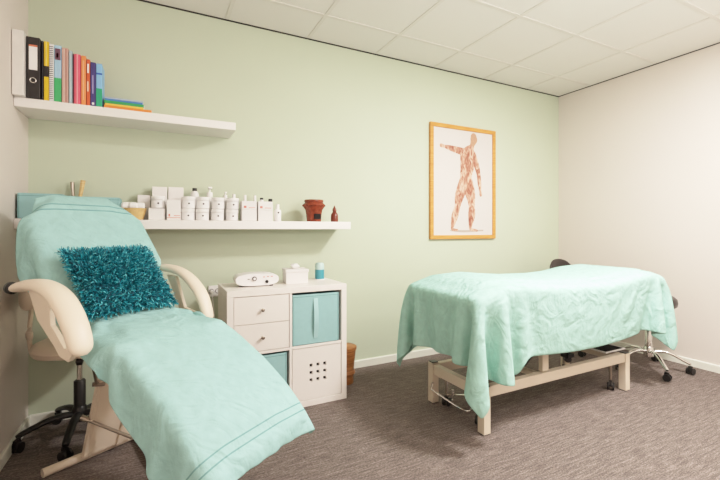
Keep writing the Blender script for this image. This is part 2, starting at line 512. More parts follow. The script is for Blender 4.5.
standing('book', -0.511, -0.479, 0.307, c_('sky_blue', (170, 206, 228)), 'tall pale blue book with green lower spine and a dark picture on top', 
     extra=[('spine_panel', c_('leaf_green', (72, 176, 108)), 0, 1, 0, 0.42, 'green lower spine'), ('spine_panel', c_('dark_picture', (112, 74, 92)), 0.12, 0.9, 0.74, 0.94, 'dark picture on the spine'), ('spine_panel', c_('red_dab', (196, 76, 66)), 0.3, 0.6, 0.78, 0.86, 'red detail on the spine')])
standing('book', -0.478, -0.448, 0.300, c_('dusty_pink', (206, 162, 150)), 'dusty pink book with a striped spine',
     extra=[('spine_stripe', c_('pale_rose', (230, 204, 194)), 0.3, 0.42, 0.02, 0.98, None), ('spine_stripe', c_('rose_brown', (176, 124, 114)), 0.6, 0.72, 0.02, 0.98, None)])
standing('book', -0.447, -0.430, 0.289, c_('grey_blue', (166, 186, 194)), 'slim grey blue book beside the pink striped one', extra=[('spine_stripe', c_('pale_grey', (208, 216, 218)), 0.4, 0.6, 0.04, 0.96, None)])
standing('book', -0.429, -0.424, 0.276, c_('maroon', (96, 28, 48)), 'very thin maroon book left of the bright pink book')
standing('book', -0.423, -0.393, 0.277, c_('hot_pink', (232, 96, 118)), 'bright pink book in the middle of the row', extra=[('spine_stripe', c_('pale_pink', (246, 160, 166)), 0.4, 0.62, 0.0, 1.0, None)])
standing('book', -0.391, -0.368, 0.274, c_('apricot', (248, 148, 92)), 'apricot orange book right of the bright pink book', extra=[('spine_stripe', c_('peach', (252, 190, 146)), 0.35, 0.55, 0.1, 0.9, None)])
standing('book', -0.366, -0.349, 0.258, c_('rust_orange', (222, 96, 56)), 'rust orange book with white patches on its spine', extra=[('spine_panel', LABELP, 0.2, 0.7, 0.7, 0.9, 'white patch'), ('spine_panel', c_('cream_patch', (248, 206, 180)), 0.15, 0.6, 0.3, 0.52, 'cream patch')])
standing('book', -0.348, -0.322, 0.246, c_('indigo', (72, 62, 122)), 'dark indigo book with pale spine marks', extra=[('spine_panel', c_('lilac', (150, 142, 190)), 0.3, 0.6, 0.28, 0.7, None), ('spine_panel', LABELP, 0.3, 0.7, 0.03, 0.08, None)])
standing('book', -0.321, -0.292, 0.244, c_('light_blue_book', (140, 190, 230)), 'rightmost standing book, light blue above and green below', tilt=0.0, dep=0.11,
     extra=[('spine_panel', c_('mint_green', (52, 166, 122)), 0, 1, 0, 0.42, 'green lower spine'), ('spine_stripe', c_('royal', (60, 96, 180)), 0, 1, 0.74, 0.78, None)])
GS = 'thin books lying flat at the end of the row'
z = ZS
for i, (x1, h, rgb, nm, lab) in enumerate((
        (-0.045, 0.017, (240, 140, 62), 'orange_flat', 'orange book lying at the bottom of the flat pile'),
        (-0.088, 0.011, (250, 206, 96), 'yellow_flat', 'yellow book lying second from the bottom of the flat pile'),
        (-0.086, 0.017, (60, 158, 92), 'green_flat', 'green book lying in the middle of the flat pile'),
        (-0.092, 0.011, (84, 132, 196), 'blue_flat', 'blue book lying second from the top of the flat pile'),
        (-0.090, 0.010, (176, 190, 204), 'grey_flat', 'grey blue book lying on top of the flat pile'))):
    b = MB(); b.box(-0.285 + 0.004 * (i % 2), x1, 2.655 + 0.003 * i, 2.84, z, z + h)
    o = b.build('book', c_(nm, rgb), at=(-0.19, 2.74, z), bevel=0.002, label=lab, cat='book', group=GS)
    p = MB(); p.box(x1 - 0.002, x1 + 0.0006, 2.66 + 0.003 * i, 2.836, z + 0.0015, z + h - 0.0015); p.build('pages', LABELP, parent=o)['label'] = 'white page edges'
    z += h + 0.0005

# ------------------------------------------------------------------ things on the long shelf
ZL = 1.191
def fabric_box(x0, x1, y0, y1, z0, z1, label, group=None, side=TEALBOX, strap=None, name='storage_box'):
    e = empty(name, ((x0 + x1) / 2, (y0 + y1) / 2, z0), label, 'box', group)
    t = 0.006; b = MB()
    b.box(x0, x1, y0, y1, z0, z0 + t)
    b.box(x0, x1, y0, y0 + t, z0, z1); b.box(x0, x1, y1 - t, y1, z0, z1)
    b.box(x0, x0 + t, y0 + t, y1 - t, z0, z1); b.box(x1 - t, x1, y0 + t, y1 - t, z0, z1)
    b.build('body', TEALBOX, e, bevel=0.002)
    hm = MB()
    hm.box(x0 + 0.002, x1 - 0.002, y0 - 0.0012, y0 + 0.002, z1 - 0.0145, z1 - 0.0125)
    hm.box(x0 + 0.006, x0 + 0.0075, y0 - 0.0012, y0 + 0.002, z0 + 0.006, z1 - 0.006); hm.box(x1 - 0.0075, x1 - 0.006, y0 - 0.0012, y0 + 0.002, z0 + 0.006, z1 - 0.006)
    hm.build('seam', TEALDARK, e)
    if strap:
        xs, za, zb = strap; s = MB()
        R = []
        for k in range(13):
            u = k / 12; zz = za + (zb - za) * u; yy = y0 - 0.002 - 0.016 * math.sin(PI * u)
            R.append([(xs - 0.015, yy, zz), (xs + 0.015, yy, zz), (xs + 0.015, yy + 0.004, zz), (xs - 0.015, yy + 0.004, zz)])
        s.rings(R); s.build('handle_strap', STITCH, e, smooth=True)['label'] = 'pale fabric strap handle'
    return e
fabric_box(-0.668, -0.475, 2.655, 2.86, ZL, ZL + 0.135, 'teal fabric box at the left end of the long shelf')
fabric_box(-0.395, -0.212, 2.690, 2.87, ZL, ZL + 0.128, 'teal fabric box behind the chair headrest, beside the rattan bowl', strap=None)
# brushes / spatulas in a holder behind the headrest
e = empty('utensil_cup', (-0.436, 2.845, ZL), 'white cup holding sticks behind the chair headrest', 'cup')
MB().lathe((-0.436, 2.845, ZL), [(0.03, 0), (0.032, 0.002), (0.036, 0.1), (0.033, 0.1), (0.029, 0.006), (0.004, 0.006)], 16).build('cup_wall', WHITEP, e, smooth=True)
MB().tube([(-0.452, 2.845, ZL + 0.01), (-0.461, 2.845, ZL + 0.19), (-0.463, 2.845, ZL + 0.222)], [0.006, 0.010, 0.011], 10).build('spatula', STEEL, at=(-0.452, 2.845, ZL + 0.01), smooth=True, label='silver tipped stick standing behind the headrest towel', cat='spatula')
MB().tube([(-0.444, 2.848, ZL + 0.01), (-0.418, 2.848, ZL + 0.18), (-0.410, 2.848, ZL + 0.235)], [0.005, 0.011, 0.013], 10).build('spatula', WOODL, at=(-0.444, 2.848, ZL + 0.01), smooth=True, label='light wooden stick leaning right behind the headrest towel', cat='spatula')
# rattan bowl with rolled cloths
bc = (-0.143, 2.725, ZL)
MB().lathe(bc, [(0.05, 0), (0.053, 0.002), (0.058, 0.02), (0.064, 0.04), (0.070, 0.066), (0.072, 0.069), (0.067, 0.069), (0.055, 0.02), (0.045, 0.006), (0.002, 0.005)], 32).build('rattan_bowl', WICKER, at=bc, smooth=True, label='woven tan rattan bowl on the long shelf left of the jars', cat='bowl')
GR = 'white rolled cloths in the rattan bowl'
for i, (dx, dy, lab) in enumerate(((-0.036, -0.022, 'white rolled cloth on the left of the rattan bowl'), (0.0, -0.03, 'white rolled cloth at the front middle of the rattan bowl'), (0.036, -0.018, 'white rolled cloth on the right of the rattan bowl'), (0.004, 0.03, 'white rolled cloth at the back of the rattan bowl'))):
    c = Vector(bc) + Vector((dx, dy, 0.080))
    MB().tube([c + Vector((-0.026, 0, 0)), c + Vector((-0.022, 0, 0)), c + Vector((0.022, 0.004, 0)), c + Vector((0.026, 0.004, 0))], [0.014, 0.026, 0.027, 0.014], 14).build('rolled_cloth', COTTON, at=c, smooth=True, subsurf=1, label=lab, cat='towel', group=GR)

# white cosmetic jars
def make_jar(loc, label, group, r=0.039, h=0.074):
    e = empty('cosmetic_jar', loc, label, 'jar', group); x, y, z = loc
    MB().lathe(loc, [(r - 0.003, 0), (r, 0.003), (r, h * 0.66), (r - 0.002, h * 0.68)], 28).build('jar_body', WHITEP, e, smooth=True)
    MB().lathe(loc, [(r + 0.001, h * 0.69), (r + 0.0015, h * 0.70), (r + 0.0015, h * 0.97), (r - 0.001, h), (0.001, h)], 28).build('lid', LID, e, smooth=True)
    b = MB(); b.lathe((x, y - r - 0.0005, z + h * 0.40), [(0.0055, -0.0012), (0.0055, 0.0025)], 10, axis='y'); b.build('emblem', GREYP, e)['label'] = 'small dark round emblem'
    return e
xs = [0.157, 0.242, 0.334, 0.426]
JY = 2.715
GJ = 'white cosmetic jars on the long shelf'
ords = ['leftmost', 'second from the left', 'third from the left', 'rightmost']
first = None
for i, x in enumerate(xs):
    for lv in (0, 1):
        lab = 'white round jar, %s of the four in the %s row' % (ords[i], ('lower', 'upper')[lv])
        loc = (x + (0.004 if lv else 0), JY + (0.002 if lv else 0), ZL + lv * 0.0755)
        if first is None: first = make_jar(loc, lab, GJ)
        else: dup(first, loc, label=lab, group=GJ)
dup(first, (-0.010, 2.722, ZL + 0.072), label='white round jar standing on a low box just right of the rattan bowl', group=GJ)
def card_box(x0, x1, y0, y1, z0, z1, label, mark=None, group='white product cartons on the long shelf', name='product_carton'):
    e = empty(name, ((x0 + x1) / 2, (y0 + y1) / 2, z0), label, 'carton', group)
    MB().box(x0, x1, y0, y1, z0, z1).build('carton_body', WHITEC, e, bevel=0.002)
    b = MB(); w = x1 - x0; h = z1 - z0
    if mark == 'red':
        b.box(x0 + 0.02 * w, x1 - 0.04 * w, y0 - 0.001, y0 + 0.002, z0 + 0.10 * h, z0 + 0.13 * h)
        b.box(x0 + 0.12 * w, x0 + 0.24 * w, y0 - 0.001, y0 + 0.002, z0 + 0.17 * h, z0 + 0.30 * h)
        b.box(x0 + 0.5 * w, x1 - 0.06 * w, y0 - 0.001, y0 + 0.002, z0 + 0.20 * h, z0 + 0.23 * h)
        b.build('printed_band', PINKP, e)
    elif mark == 'lines':
        b.box(x0 + 0.12 * w, x0 + 0.3 * w, y0 - 0.001, y0 + 0.002, z0 + 0.2 * h, z0 + 0.45 * h)
        b.box(x0 + 0.45 * w, x0 + 0.9 * w, y0 - 0.001, y0 + 0.002, z0 + 0.22 * h, z0 + 0.28 * h)
        b.build('printed_band', PINKP, e)
    elif mark == 'dot':
        b.lathe((x0 + 0.55 * w, y0, z0 + 0.5 * h), [(0.006, -0.0012), (0.006, 0.002)], 10, axis='y'); b.build('emblem', GREYP, e)
    else: b.bm.free()
    return e
card_box(-0.062, 0.026, 2.68, 2.77, ZL, ZL + 0.070, 'low white carton under the jar right of the rattan bowl')
card_box(0.036, 0.114, 2.665, 2.74, ZL, ZL + 0.124, 'white carton with a red printed band near its bottom', 'red')
card_box(-0.045, 0.040, 2.79, 2.87, ZL, ZL + 0.212, 'tall white carton at the back, left of the red banded one', 'dot')
card_box(0.046, 0.135, 2.79, 2.87, ZL, ZL + 0.214, 'tallest white carton behind the red banded one', 'lines')
card_box(-0.125, -0.055, 2.81, 2.875, ZL, ZL + 0.158, 'white carton with a dark dot behind the rattan bowl', 'dot')
card_box(0.482, 0.578, 2.67, 2.75, ZL, ZL + 0.073, 'lower carton of the left pair at the jars right end')
card_box(0.482, 0.578, 2.67, 2.75, ZL + 0.0735, ZL + 0.132, 'upper carton of the left pair with pink print', 'lines')
card_box(0.588, 0.686, 2.67, 2.75, ZL, ZL + 0.073, 'lower carton of the right pair at the jars right end')
card_box(0.588, 0.686, 2.67, 2.75, ZL + 0.0735, ZL + 0.132, 'upper carton of the right pair with pink print', 'lines')
def bottle(loc, r, h, label, cap=LID, capr=0.4, caph=0.25, pump=False, body=WHITEP, mark=False):
    e = empty('pump_bottle' if pump else 'bottle', loc, label, 'bottle', 'bottles among the jars on the long shelf'); x, y, z = loc
    hb = h * (1 - caph)
    MB().lathe(loc, [(r * 0.94, 0), (r, 0.003), (r, hb * 0.86), (r * 0.85, hb * 0.95), (r * capr, hb)], 20).build('bottle_body', body, e, smooth=True)
    c = MB(); c.lathe(loc, [(r * capr, hb), (r * capr * 1.15, hb + 0.001), (r * capr * 1.1, hb + (h - hb) * (0.5 if pump else 1.0)), (0.001, hb + (h - hb) * (0.5 if pump else 1.0))], 16)
    c.build('cap', cap, e, smooth=True)
    if pump:
        p = MB(); p.cyl((x, y, hb + z), (x, y, z + h * 0.97), r * 0.16, 8); p.box(x - r * 0.3, x + r * 0.3, y - r * 1.2, y + r * 0.3, z + h * 0.95, z + h)
        p.build('pump_head', cap, e, bevel=0.001)
    if mark:
        b = MB(); b.lathe((x, y - r, z + h * 0.5), [(0.006, -0.0012), (0.006, 0.004)], 10, axis='y'); b.build('emblem', GREYP, e)
    return e
bottle((0.205, 2.83, ZL), 0.026, 0.216, 'white bottle with black cap behind the jars', cap=BLACKP, capr=0.5, caph=0.09)
bottle((0.298, 2.83, ZL), 0.038, 0.226, 'wide white pump bottle behind the jars', pump=True, capr=0.45, caph=0.3)
bottle((0.395, 2.80, ZL), 0.022, 0.196, 'white pump bottle between the third and rightmost jars', pump=True, capr=0.5, caph=0.2)
bottle((0.452, 2.81, ZL), 0.02, 0.185, 'slim white bottle behind the rightmost jars', capr=0.5, caph=0.25)
bottle((0.527, 2.81, ZL), 0.018, 0.182, 'slim white bottle behind the left carton pair', capr=0.5, caph=0.25)
bottle((0.595, 2.81, ZL), 0.018, 0.182, 'slim white bottle between the two carton pairs', capr=0.5, caph=0.25)
bottle((0.640, 2.80, ZL), 0.017, 0.166, 'small white bottle with black cap behind the right carton pair', cap=BLACKP, capr=0.6, caph=0.08)
bottle((0.700, 2.79, ZL), 0.017, 0.160, 'small black capped bottle at the right end of the cartons', cap=BLACKP, capr=0.75, caph=0.18)
bottle((0.730, 2.71, ZL), 0.025, 0.118, 'rightmost white bottle in the row with a dark dot', capr=0.45, caph=0.3, mark=True)

# oil burner and little brown bottle
bc = (1.002, 2.72, ZL)
e = empty('oil_burner', bc, 'brown glazed clay oil burner with a square opening', 'oil burner')
MB().lathe(bc, [(0.050, 0), (0.052, 0.004), (0.056, 0.05), (0.062, 0.085), (0.076, 0.105), (0.081, 0.118), (0.077, 0.128), (0.066, 0.138), (0.070, 0.146), (0.068, 0.158), (0.058, 0.158), (0.050, 0.140), (0.002, 0.132)], 36).build('burner_body', CLAYB, e, smooth=True)
b = MB(); x, y, zz = bc
b.box(x - 0.018, x + 0.032, y - 0.0600, y - 0.04, zz + 0.018, zz + 0.056)  # dark block stands in for the shaded hollow of the burner
b.build('opening', DARKIN, e, bevel=0.002)['label'] = 'dark block painted as shade in the square tealight opening'
b = MB()
for k in range(18):
    a = 2 * PI * k / 18; b.lathe((x + 0.079 * math.cos(a), y + 0.079 * math.sin(a), zz + 0.117), [(0.001, -0.008), (0.007, 0), (0.001, 0.008)], 8)
b.build('beaded_rim', CLAYB, e, smooth=True)
bc = (1.163, 2.715, ZL)
e = empty('dropper_bottle', bc, 'small brown bottle with a pointed stopper right of the oil burner', 'bottle')
MB().lathe(bc, [(0.026, 0), (0.028, 0.004), (0.028, 0.03), (0.026, 0.055), (0.015, 0.072), (0.012, 0.078)], 24).build('bottle_body', AMBER, e, smooth=True)
MB().lathe(bc, [(0.014, 0.078), (0.0155, 0.083), (0.014, 0.096), (0.007, 0.108), (0.003, 0.120), (0.001, 0.122)], 16).build('stopper', AMBER, e, smooth=True)

# ------------------------------------------------------------------ cabinet
CX0, CX1, CY0, CY1, CH = 0.347, 1.117, 2.40, 2.79, 0.77
cab = empty('storage_cabinet', ((CX0 + CX1) / 2, (CY0 + CY1) / 2, 0), 'white square cabinet of four compartments under the long shelf', 'cabinet')
P = 0.038; D = 0.017
b = MB()
b.box(CX0, CX1, CY0, CY1, CH - P, CH); b.box(CX0, CX1, CY0, CY1, 0, P)
b.box(CX0, CX0 + P, CY0, CY1, P, CH - P); b.box(CX1 - P, CX1, CY0, CY1, P, CH - P)
b.build('carcass', CABW, cab, bevel=0.002)
mx, mz = (CX0 + CX1) / 2, CH / 2
b = MB(); b.box(mx - D / 2, mx + D / 2, CY0 + 0.002, CY1 - 0.005, P, CH - P); b.build('upright_divider', CABW, cab, bevel=0.001)
b = MB(); b.box(CX0 + P, mx - D / 2, CY0 + 0.003, CY1 - 0.005, mz - D / 2, mz + D / 2); b.box(mx + D / 2, CX1 - P, CY0 + 0.003, CY1 - 0.005, mz - D / 2, mz + D / 2); b.build('shelf_divider', CABW, cab, bevel=0.001)
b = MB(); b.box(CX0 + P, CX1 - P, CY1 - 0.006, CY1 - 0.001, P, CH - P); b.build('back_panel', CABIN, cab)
# two drawers, upper left
gx0, gx1 = CX0 + P + 0.003, mx - D / 2 - 0.003
zt0, zt1 = mz + D / 2 + 0.003, CH - P - 0.003
zm = (zt0 + zt1) / 2
for z0, z1 in ((zt0, zm - 0.0015), (zm + 0.0015, zt1)):
    b = MB(); b.box(gx0, gx1, CY0 + 0.004, CY0 + 0.020, z0, z1); b.box(gx0 + 0.015, gx1 - 0.015, CY0 + 0.02, CY1 - 0.03, z0 + 0.012, z1 - 0.03)
    dr = b.build('drawer', CABW, cab, bevel=0.0015)
    MB().lathe(((gx0 + gx1) / 2, CY0 + 0.004, (z0 + z1) / 2), [(0.004, 0), (0.004, -0.012), (0.011, -0.016), (0.011, -0.022), (0.008, -0.024), (0.001, -0.024)], 16, axis='y').build('knob', STEEL, dr, smooth=True)['label'] = 'small silver knob'
# door with nine square holes, lower right
dx0, dx1 = mx + D / 2 + 0.003, CX1 - P - 0.003
dz0, dz1 = P + 0.003, mz - D / 2 - 0.003
hs, pt = 0.021, 0.047
dcx, dcz = (dx0 + dx1) / 2 + 0.004, (dz0 + dz1) / 2 + 0.004
cx = [dx0] + sum([[dcx + k * pt - hs / 2, dcx + k * pt + hs / 2] for k in (-1, 0, 1)], []) + [dx1]
cz = [dz0] + sum([[dcz + k * pt - hs / 2, dcz + k * pt + hs / 2] for k in (-1, 0, 1)], []) + [dz1]
b = MB(); y0, y1 = CY0 + 0.004, CY0 + 0.020
vf = {}
def gv(i, j, k):
    if (i, j, k) not in vf: vf[(i, j, k)] = b.v((cx[i], (y0, y1)[k], cz[j]))
    return vf[(i, j, k)]
hole = lambda i, j: i in (1, 3, 5) and j in (1, 3, 5)
for i in range(7):
    for j in range(7):
        if hole(i, j):
            for (a, c) in (((i, j), (i + 1, j)), ((i + 1, j), (i + 1, j + 1)), ((i + 1, j + 1), (i, j + 1)), ((i, j + 1), (i, j))):
                b.f([gv(*a, 0), gv(*c, 0), gv(*c, 1), gv(*a, 1)])
        else:
            for k in (0, 1): b.f([gv(i, j, k), gv(i + 1, j, k), gv(i + 1, j + 1, k), gv(i, j + 1, k)])
for i in range(7):
    b.f([gv(i, 0, 0), gv(i + 1, 0, 0), gv(i + 1, 0, 1), gv(i, 0, 1)]); b.f([gv(i, 7, 0), gv(i + 1, 7, 0), gv(i + 1, 7, 1), gv(i, 7, 1)])
    b.f([gv(0, i, 0), gv(0, i + 1, 0), gv(0, i + 1, 1), gv(0, i, 1)]); b.f([gv(7, i, 0), gv(7, i + 1, 0), gv(7, i + 1, 1), gv(7, i, 1)])
door = b.build('door', CABW, cab)
b = MB(); b.box(dcx - 0.09, dcx + 0.09, CY0 + 0.0205, CY0 + 0.024, dcz - 0.09, dcz + 0.09); b.build('hole_shade', DARKIN, door)['label'] = 'dark sheet painted as the shade behind the nine square holes'  # added dark sheet, paints the shade inside the closed compartment
fabric_box(mx + D / 2 + 0.006, CX1 - P - 0.016, CY0 + 0.010, CY1 - 0.04, mz + D / 2 + 0.001, CH - P - 0.016, 'teal fabric box with a strap in the upper right compartment of the white cabinet', strap=((mx + CX1 - P) / 2 - 0.006, mz + 0.045, CH - P - 0.045))
fabric_box(CX0 + P + 0.004, mx - D / 2 - 0.014, CY0 + 0.014, CY1 - 0.04, P + 0.001, mz - D / 2 - 0.014, 'teal fabric box in the lower left compartment of the white cabinet', strap=(0.53, P + 0.05, mz - 0.06))

# radio-like console
rc = Vector((0.556, 2.60, CH))
e = empty('treatment_console', rc, 'white rounded console with dark dials on top of the cabinet', 'device')
b = MB(Matrix.Translation(rc) @ Matrix.Rotation(math.radians(-3), 4, 'Z'))
hw, hd, hz = 0.136, 0.075, 0.040
R = []
for yy, sc_ in ((-hd, 0.90), (-hd + 0.006, 0.97), (-hd + 0.018, 1.0), (hd - 0.018, 0.99), (hd, 0.92)):
    ring = []
    for k in range(40):
        a = 2 * PI * k / 40; ca, sa = math.cos(a), math.sin(a)
        x = hw * math.copysign(abs(ca) ** 0.6, ca) * (0.985 + 0.015 * sc_) * (1 if sc_ > 0.95 else 0.98)
        zz = hz * math.copysign(abs(sa) ** 0.75, sa) * sc_
        ring.append((x, yy, 0.043 + zz))
    R.append(ring)
b.rings(R); b.build('housing', WHITEP, e, smooth=True)
Mr = Matrix.Translation(rc) @ Matrix.Rotation(math.radians(-3), 4, 'Z')
b = MB(Mr); b.lathe((-0.02, -hd, 0.052), [(0.014, 0.0), (0.014, -0.008), (0.011, -0.010), (0.001, -0.010)], 20, axis='y'); b.build('dial', GREYP, e, smooth=True)['label'] = 'grey round dial'
b = MB(Mr); b.lathe((-0.02, -hd - 0.010, 0.052), [(0.008, 0.0), (0.008, -0.003), (0.001, -0.003)], 20, axis='y'); b.build('dial_cap', WHITEP, e, smooth=True)
b = MB(Mr); b.lathe((0.058, -hd, 0.030), [(0.010, 0.0), (0.010, -0.006), (0.001, -0.006)], 20, axis='y'); b.build('socket', BLACKP, e, smooth=True)['label'] = 'black round socket'
for k, (px, pz) in enumerate(((-0.055, 0.05), (0.04, 0.060), (0.065, 0.062), (0.09, 0.062))):
    b = MB(Mr); b.box(px - 0.006, px + 0.006, -hd - 0.003, -hd + 0.004, pz - 0.002, pz + 0.002); b.build('button', PINKP if k else GREYP, e)
b = MB(Mr)
for sx in (-0.09, 0.09):
    for sy in (-0.05, 0.05): b.lathe((sx, sy, 0), [(0.012, 0), (0.012, 0.012)], 12)
b.build('rubber_feet', BLACKP, e)
# tissue box
Mt = Matrix.Translation((0.822, 2.60, CH)) @ Matrix.Rotation(math.radians(-6), 4, 'Z')
e = empty('tissue_box', (0.835, 2.595, CH), 'white tissue box with a lid on top of the cabinet', 'tissue box')
b = MB(Mt); b.box(-0.074, 0.074, -0.070, 0.070, 0, 0.080); b.build('box_body', WHITEC, e, bevel=0.003)
b = MB(Mt); b.box(-0.078, 0.078, -0.074, 0.074, 0.077, 0.098); b.build('lid', WHITEC, e, bevel=0.004)
b = MB(Mt); R = []
for k in range(7):
    u = k / 6; rr = 0.010 + 0.018 * math.sin(u * 2.6)
    R.append([(rr * (1 + 0.35 * math.sin(3 * a + k)) * math.cos(a) * 0.9, rr * (1 + 0.3 * math.cos(2 * a)) * math.sin(a), 0.094 + 0.036 * u) for a in [2 * PI * i / 20 for i in range(20)]])
b.rings(R); b.build('tissue', COTTON, e, smooth=True)['label'] = 'white tissue poking out of the lid'
# candle
e = empty('glass_candle', (1.035, 2.69, CH), 'teal pillar candle with a pale top on the cabinet corner', 'candle')
MB().lathe((1.035, 2.69, CH), [(0.032, 0.006), (0.034, 0.008), (0.034, 0.074), (0.001, 0.074)], 24).build('teal_wax', TEALW, e, smooth=True)
MB().lathe((1.035, 2.69, CH), [(0.034, 0.074), (0.034, 0.094), (0.031, 0.112), (0.025, 0.122), (0.001, 0.122)], 24).build('pale_top', TEALL, e, smooth=True)
MB().lathe((1.035, 2.69, CH), [(0.040, 0), (0.042, 0.003), (0.040, 0.006), (0.001, 0.006)], 24).build('saucer', WHITEP, e, smooth=True)

# wooden drum on the floor
bc = (1.222, 2.66, 0)
e = empty('wooden_drum', bc, 'brown carved wooden goblet drum on the floor right of the cabinet', 'drum')
MB().lathe(bc, [(0.062, 0.0), (0.066, 0.01), (0.064, 0.05), (0.072, 0.065), (0.080, 0.078), (0.076, 0.092), (0.068, 0.105), (0.072, 0.15), (0.080, 0.21), (0.084, 0.262)], 28).build('drum_body', WOODB, e, smooth=True)
MB().lathe(bc, [(0.087, 0.246), (0.0895, 0.252), (0.088, 0.268), (0.080, 0.272), (0.001, 0.272)], 28).build('drum_rim', WOODB, e, smooth=True)

# socket on the wall with a plug
e = empty('wall_socket', (0.335, YB, 0.70), 'white double wall socket on green wall beside the cabinet', 'socket')
b = MB(); b.box(0.296, 0.376, YB - 0.012, YB, 0.668, 0.745); b.build('cover_plate', WHITEP, e, bevel=0.004)
for xx in (0.316, 0.356):
    b = MB(); b.lathe((xx, YB - 0.012, 0.707), [(0.016, 0.004), (0.017, -0.001), (0.013, -0.001), (0.012, 0.004), (0.001, 0.005)], 20, axis='y'); b.build('outlet', GREYP, e, smooth=True)
b = MB(); b.lathe((0.316, YB - 0.012, 0.707), [(0.013, 0), (0.015, -0.02), (0.010, -0.034), (0.001, -0.036)], 16, axis='y')
pl = b.build('power_plug', WHITEP, at=(0.316, YB - 0.03, 0.707), smooth=True, label='white plug pushed into the left outlet of the wall socket', cat='plug')
b = MB(); b.tube(curve_pts([(0.316, YB - 0.048, 0.705), (0.318, YB - 0.06, 0.66), (0.335, YB - 0.045, 0.45), (0.34, YB - 0.04, 0.2), (0.345, YB - 0.04, 0.02)]), 0.004, 8); b.build('cord', WHITEP, pl, smooth=True)

# ------------------------------------------------------------------ picture on the wall
px0, px1, pz0, pz1 = 2.170, 2.966, 1.046, 2.108
e = empty('framed_picture', ((px0 + px1) / 2, YB, pz0), 'framed anatomical figure poster in light wood on the green wall', 'picture')
fw = 0.036
b = MB(); y0, y1 = YB - 0.028, YB - 0.003
b.box(px0, px1, y0, y1, pz1 - fw, pz1); b.box(px0, px1, y0, y1, pz0, pz0 + fw)
b.box(px0, px0 + fw, y0, y1, pz0 + fw, pz1 - fw); b.box(px1 - fw, px1, y0, y1, pz0 + fw, pz1 - fw)
b.build('wooden_frame', WOODF, e, bevel=0.003)
b = MB(); b.box(px0 + fw - 0.002, px1 - fw + 0.002, YB - 0.016, YB - 0.004, pz0 + fw - 0.002, pz1 - fw + 0.002)
post = b.build('poster', POSTER, e); post['label'] = 'off-white printed sheet'
# a plain generic figure, printed flat: striding, one arm stretched out behind
def fig_shape(pts, mm, name, lay):
    """pts: (u, v, r) chain in poster units; drawn as a smooth flat band"""
    W_, H_ = px1 - px0, pz1 - pz0
    q = curve_pts([Vector((px0 + u * W_, 0, pz0 + v * H_)) for u, v, r in pts], 5)
    rr = curve_pts([Vector((r * 1.08, 0, 0)) for u, v, r in pts], 5)
    yy = YB - 0.0162 - 0.0003 * lay
    L, Rr = [], []
    for i, p in enumerate(q):
        d = (q[min(i + 1, len(q) - 1)] - q[max(i - 1, 0)]).normalized(); n = Vector((-d.z, 0, d.x))
        L.append(p + n * rr[i].x); Rr.append(p - n * rr[i].x)
    mb_ = MB()
    def cap(c, d, r): return [c + Vector((math.cos(a), 0, math.sin(a))) * r for a in [math.atan2(d.z, d.x) + PI / 2 - PI * k / 8 for k in range(1, 8)]]
    d1 = (q[-1] - q[-2]).normalized(); d0 = (q[0] - q[1]).normalized()
    vl = [mb_.v((p.x, yy, p.z)) for p in L]; vr = [mb_.v((p.x, yy, p.z)) for p in Rr]
    for i in range(len(q) - 1): mb_.f([vl[i], vl[i + 1], vr[i + 1], vr[i]])
    c1 = [mb_.v((p.x, yy, p.z)) for p in cap(q[-1], d1, rr[-1].x)]; mb_.f([vl[-1]] + c1 + [vr[-1]])
    c0 = [mb_.v((p.x, yy, p.z)) for p in cap(q[0], d0, rr[0].x)]; mb_.f([vr[0]] + c0 + [vl[0]])
    return mb_.build(name, mm, post)
fig_shape([(0.30, 0.075, 0.006), (0.50, 0.068, 0.010), (0.80, 0.075, 0.006)], SHADOWP, 'printed_shadow', 0)
fig_shape([(0.50, 0.50, 0.058), (0.43, 0.38, 0.050), (0.40, 0.29, 0.032), (0.36, 0.20, 0.036), (0.325, 0.11, 0.017), (0.33, 0.085, 0.013), (0.40, 0.078, 0.010)], MUSCLE, 'printed_leg', 1)
fig_shape([(0.64, 0.76, 0.035), (0.70, 0.66, 0.030), (0.73, 0.58, 0.022), (0.745, 0.50, 0.022), (0.755, 0.44, 0.013), (0.765, 0.40, 0.016)], MUSCLE, 'printed_arm', 1)
fig_shape([(0.55, 0.50, 0.066), (0.60, 0.40, 0.056), (0.62, 0.30, 0.036), (0.62, 0.21, 0.040), (0.60, 0.11, 0.018), (0.61, 0.085, 0.014), (0.70, 0.075, 0.011)], MUSCLE, 'printed_leg', 2)
fig_shape([(0.53, 0.47, 0.072), (0.53, 0.56, 0.066), (0.55, 0.65, 0.078), (0.57, 0.74, 0.092), (0.59, 0.79, 0.062), (0.62, 0.83, 0.028), (0.63, 0.855, 0.024)], MUSCLE, 'printed_torso', 3)
fig_shape([(0.53, 0.765, 0.040), (0.44, 0.78, 0.032), (0.35, 0.79, 0.027), (0.26, 0.80, 0.020), (0.21, 0.805, 0.014), (0.16, 0.81, 0.017)], MUSCLE, 'printed_arm', 4)
fig_shape([(0.640, 0.868, 0.030), (0.652, 0.895, 0.040), (0.650, 0.920, 0.034)], HAIRP, 'printed_head', 4)

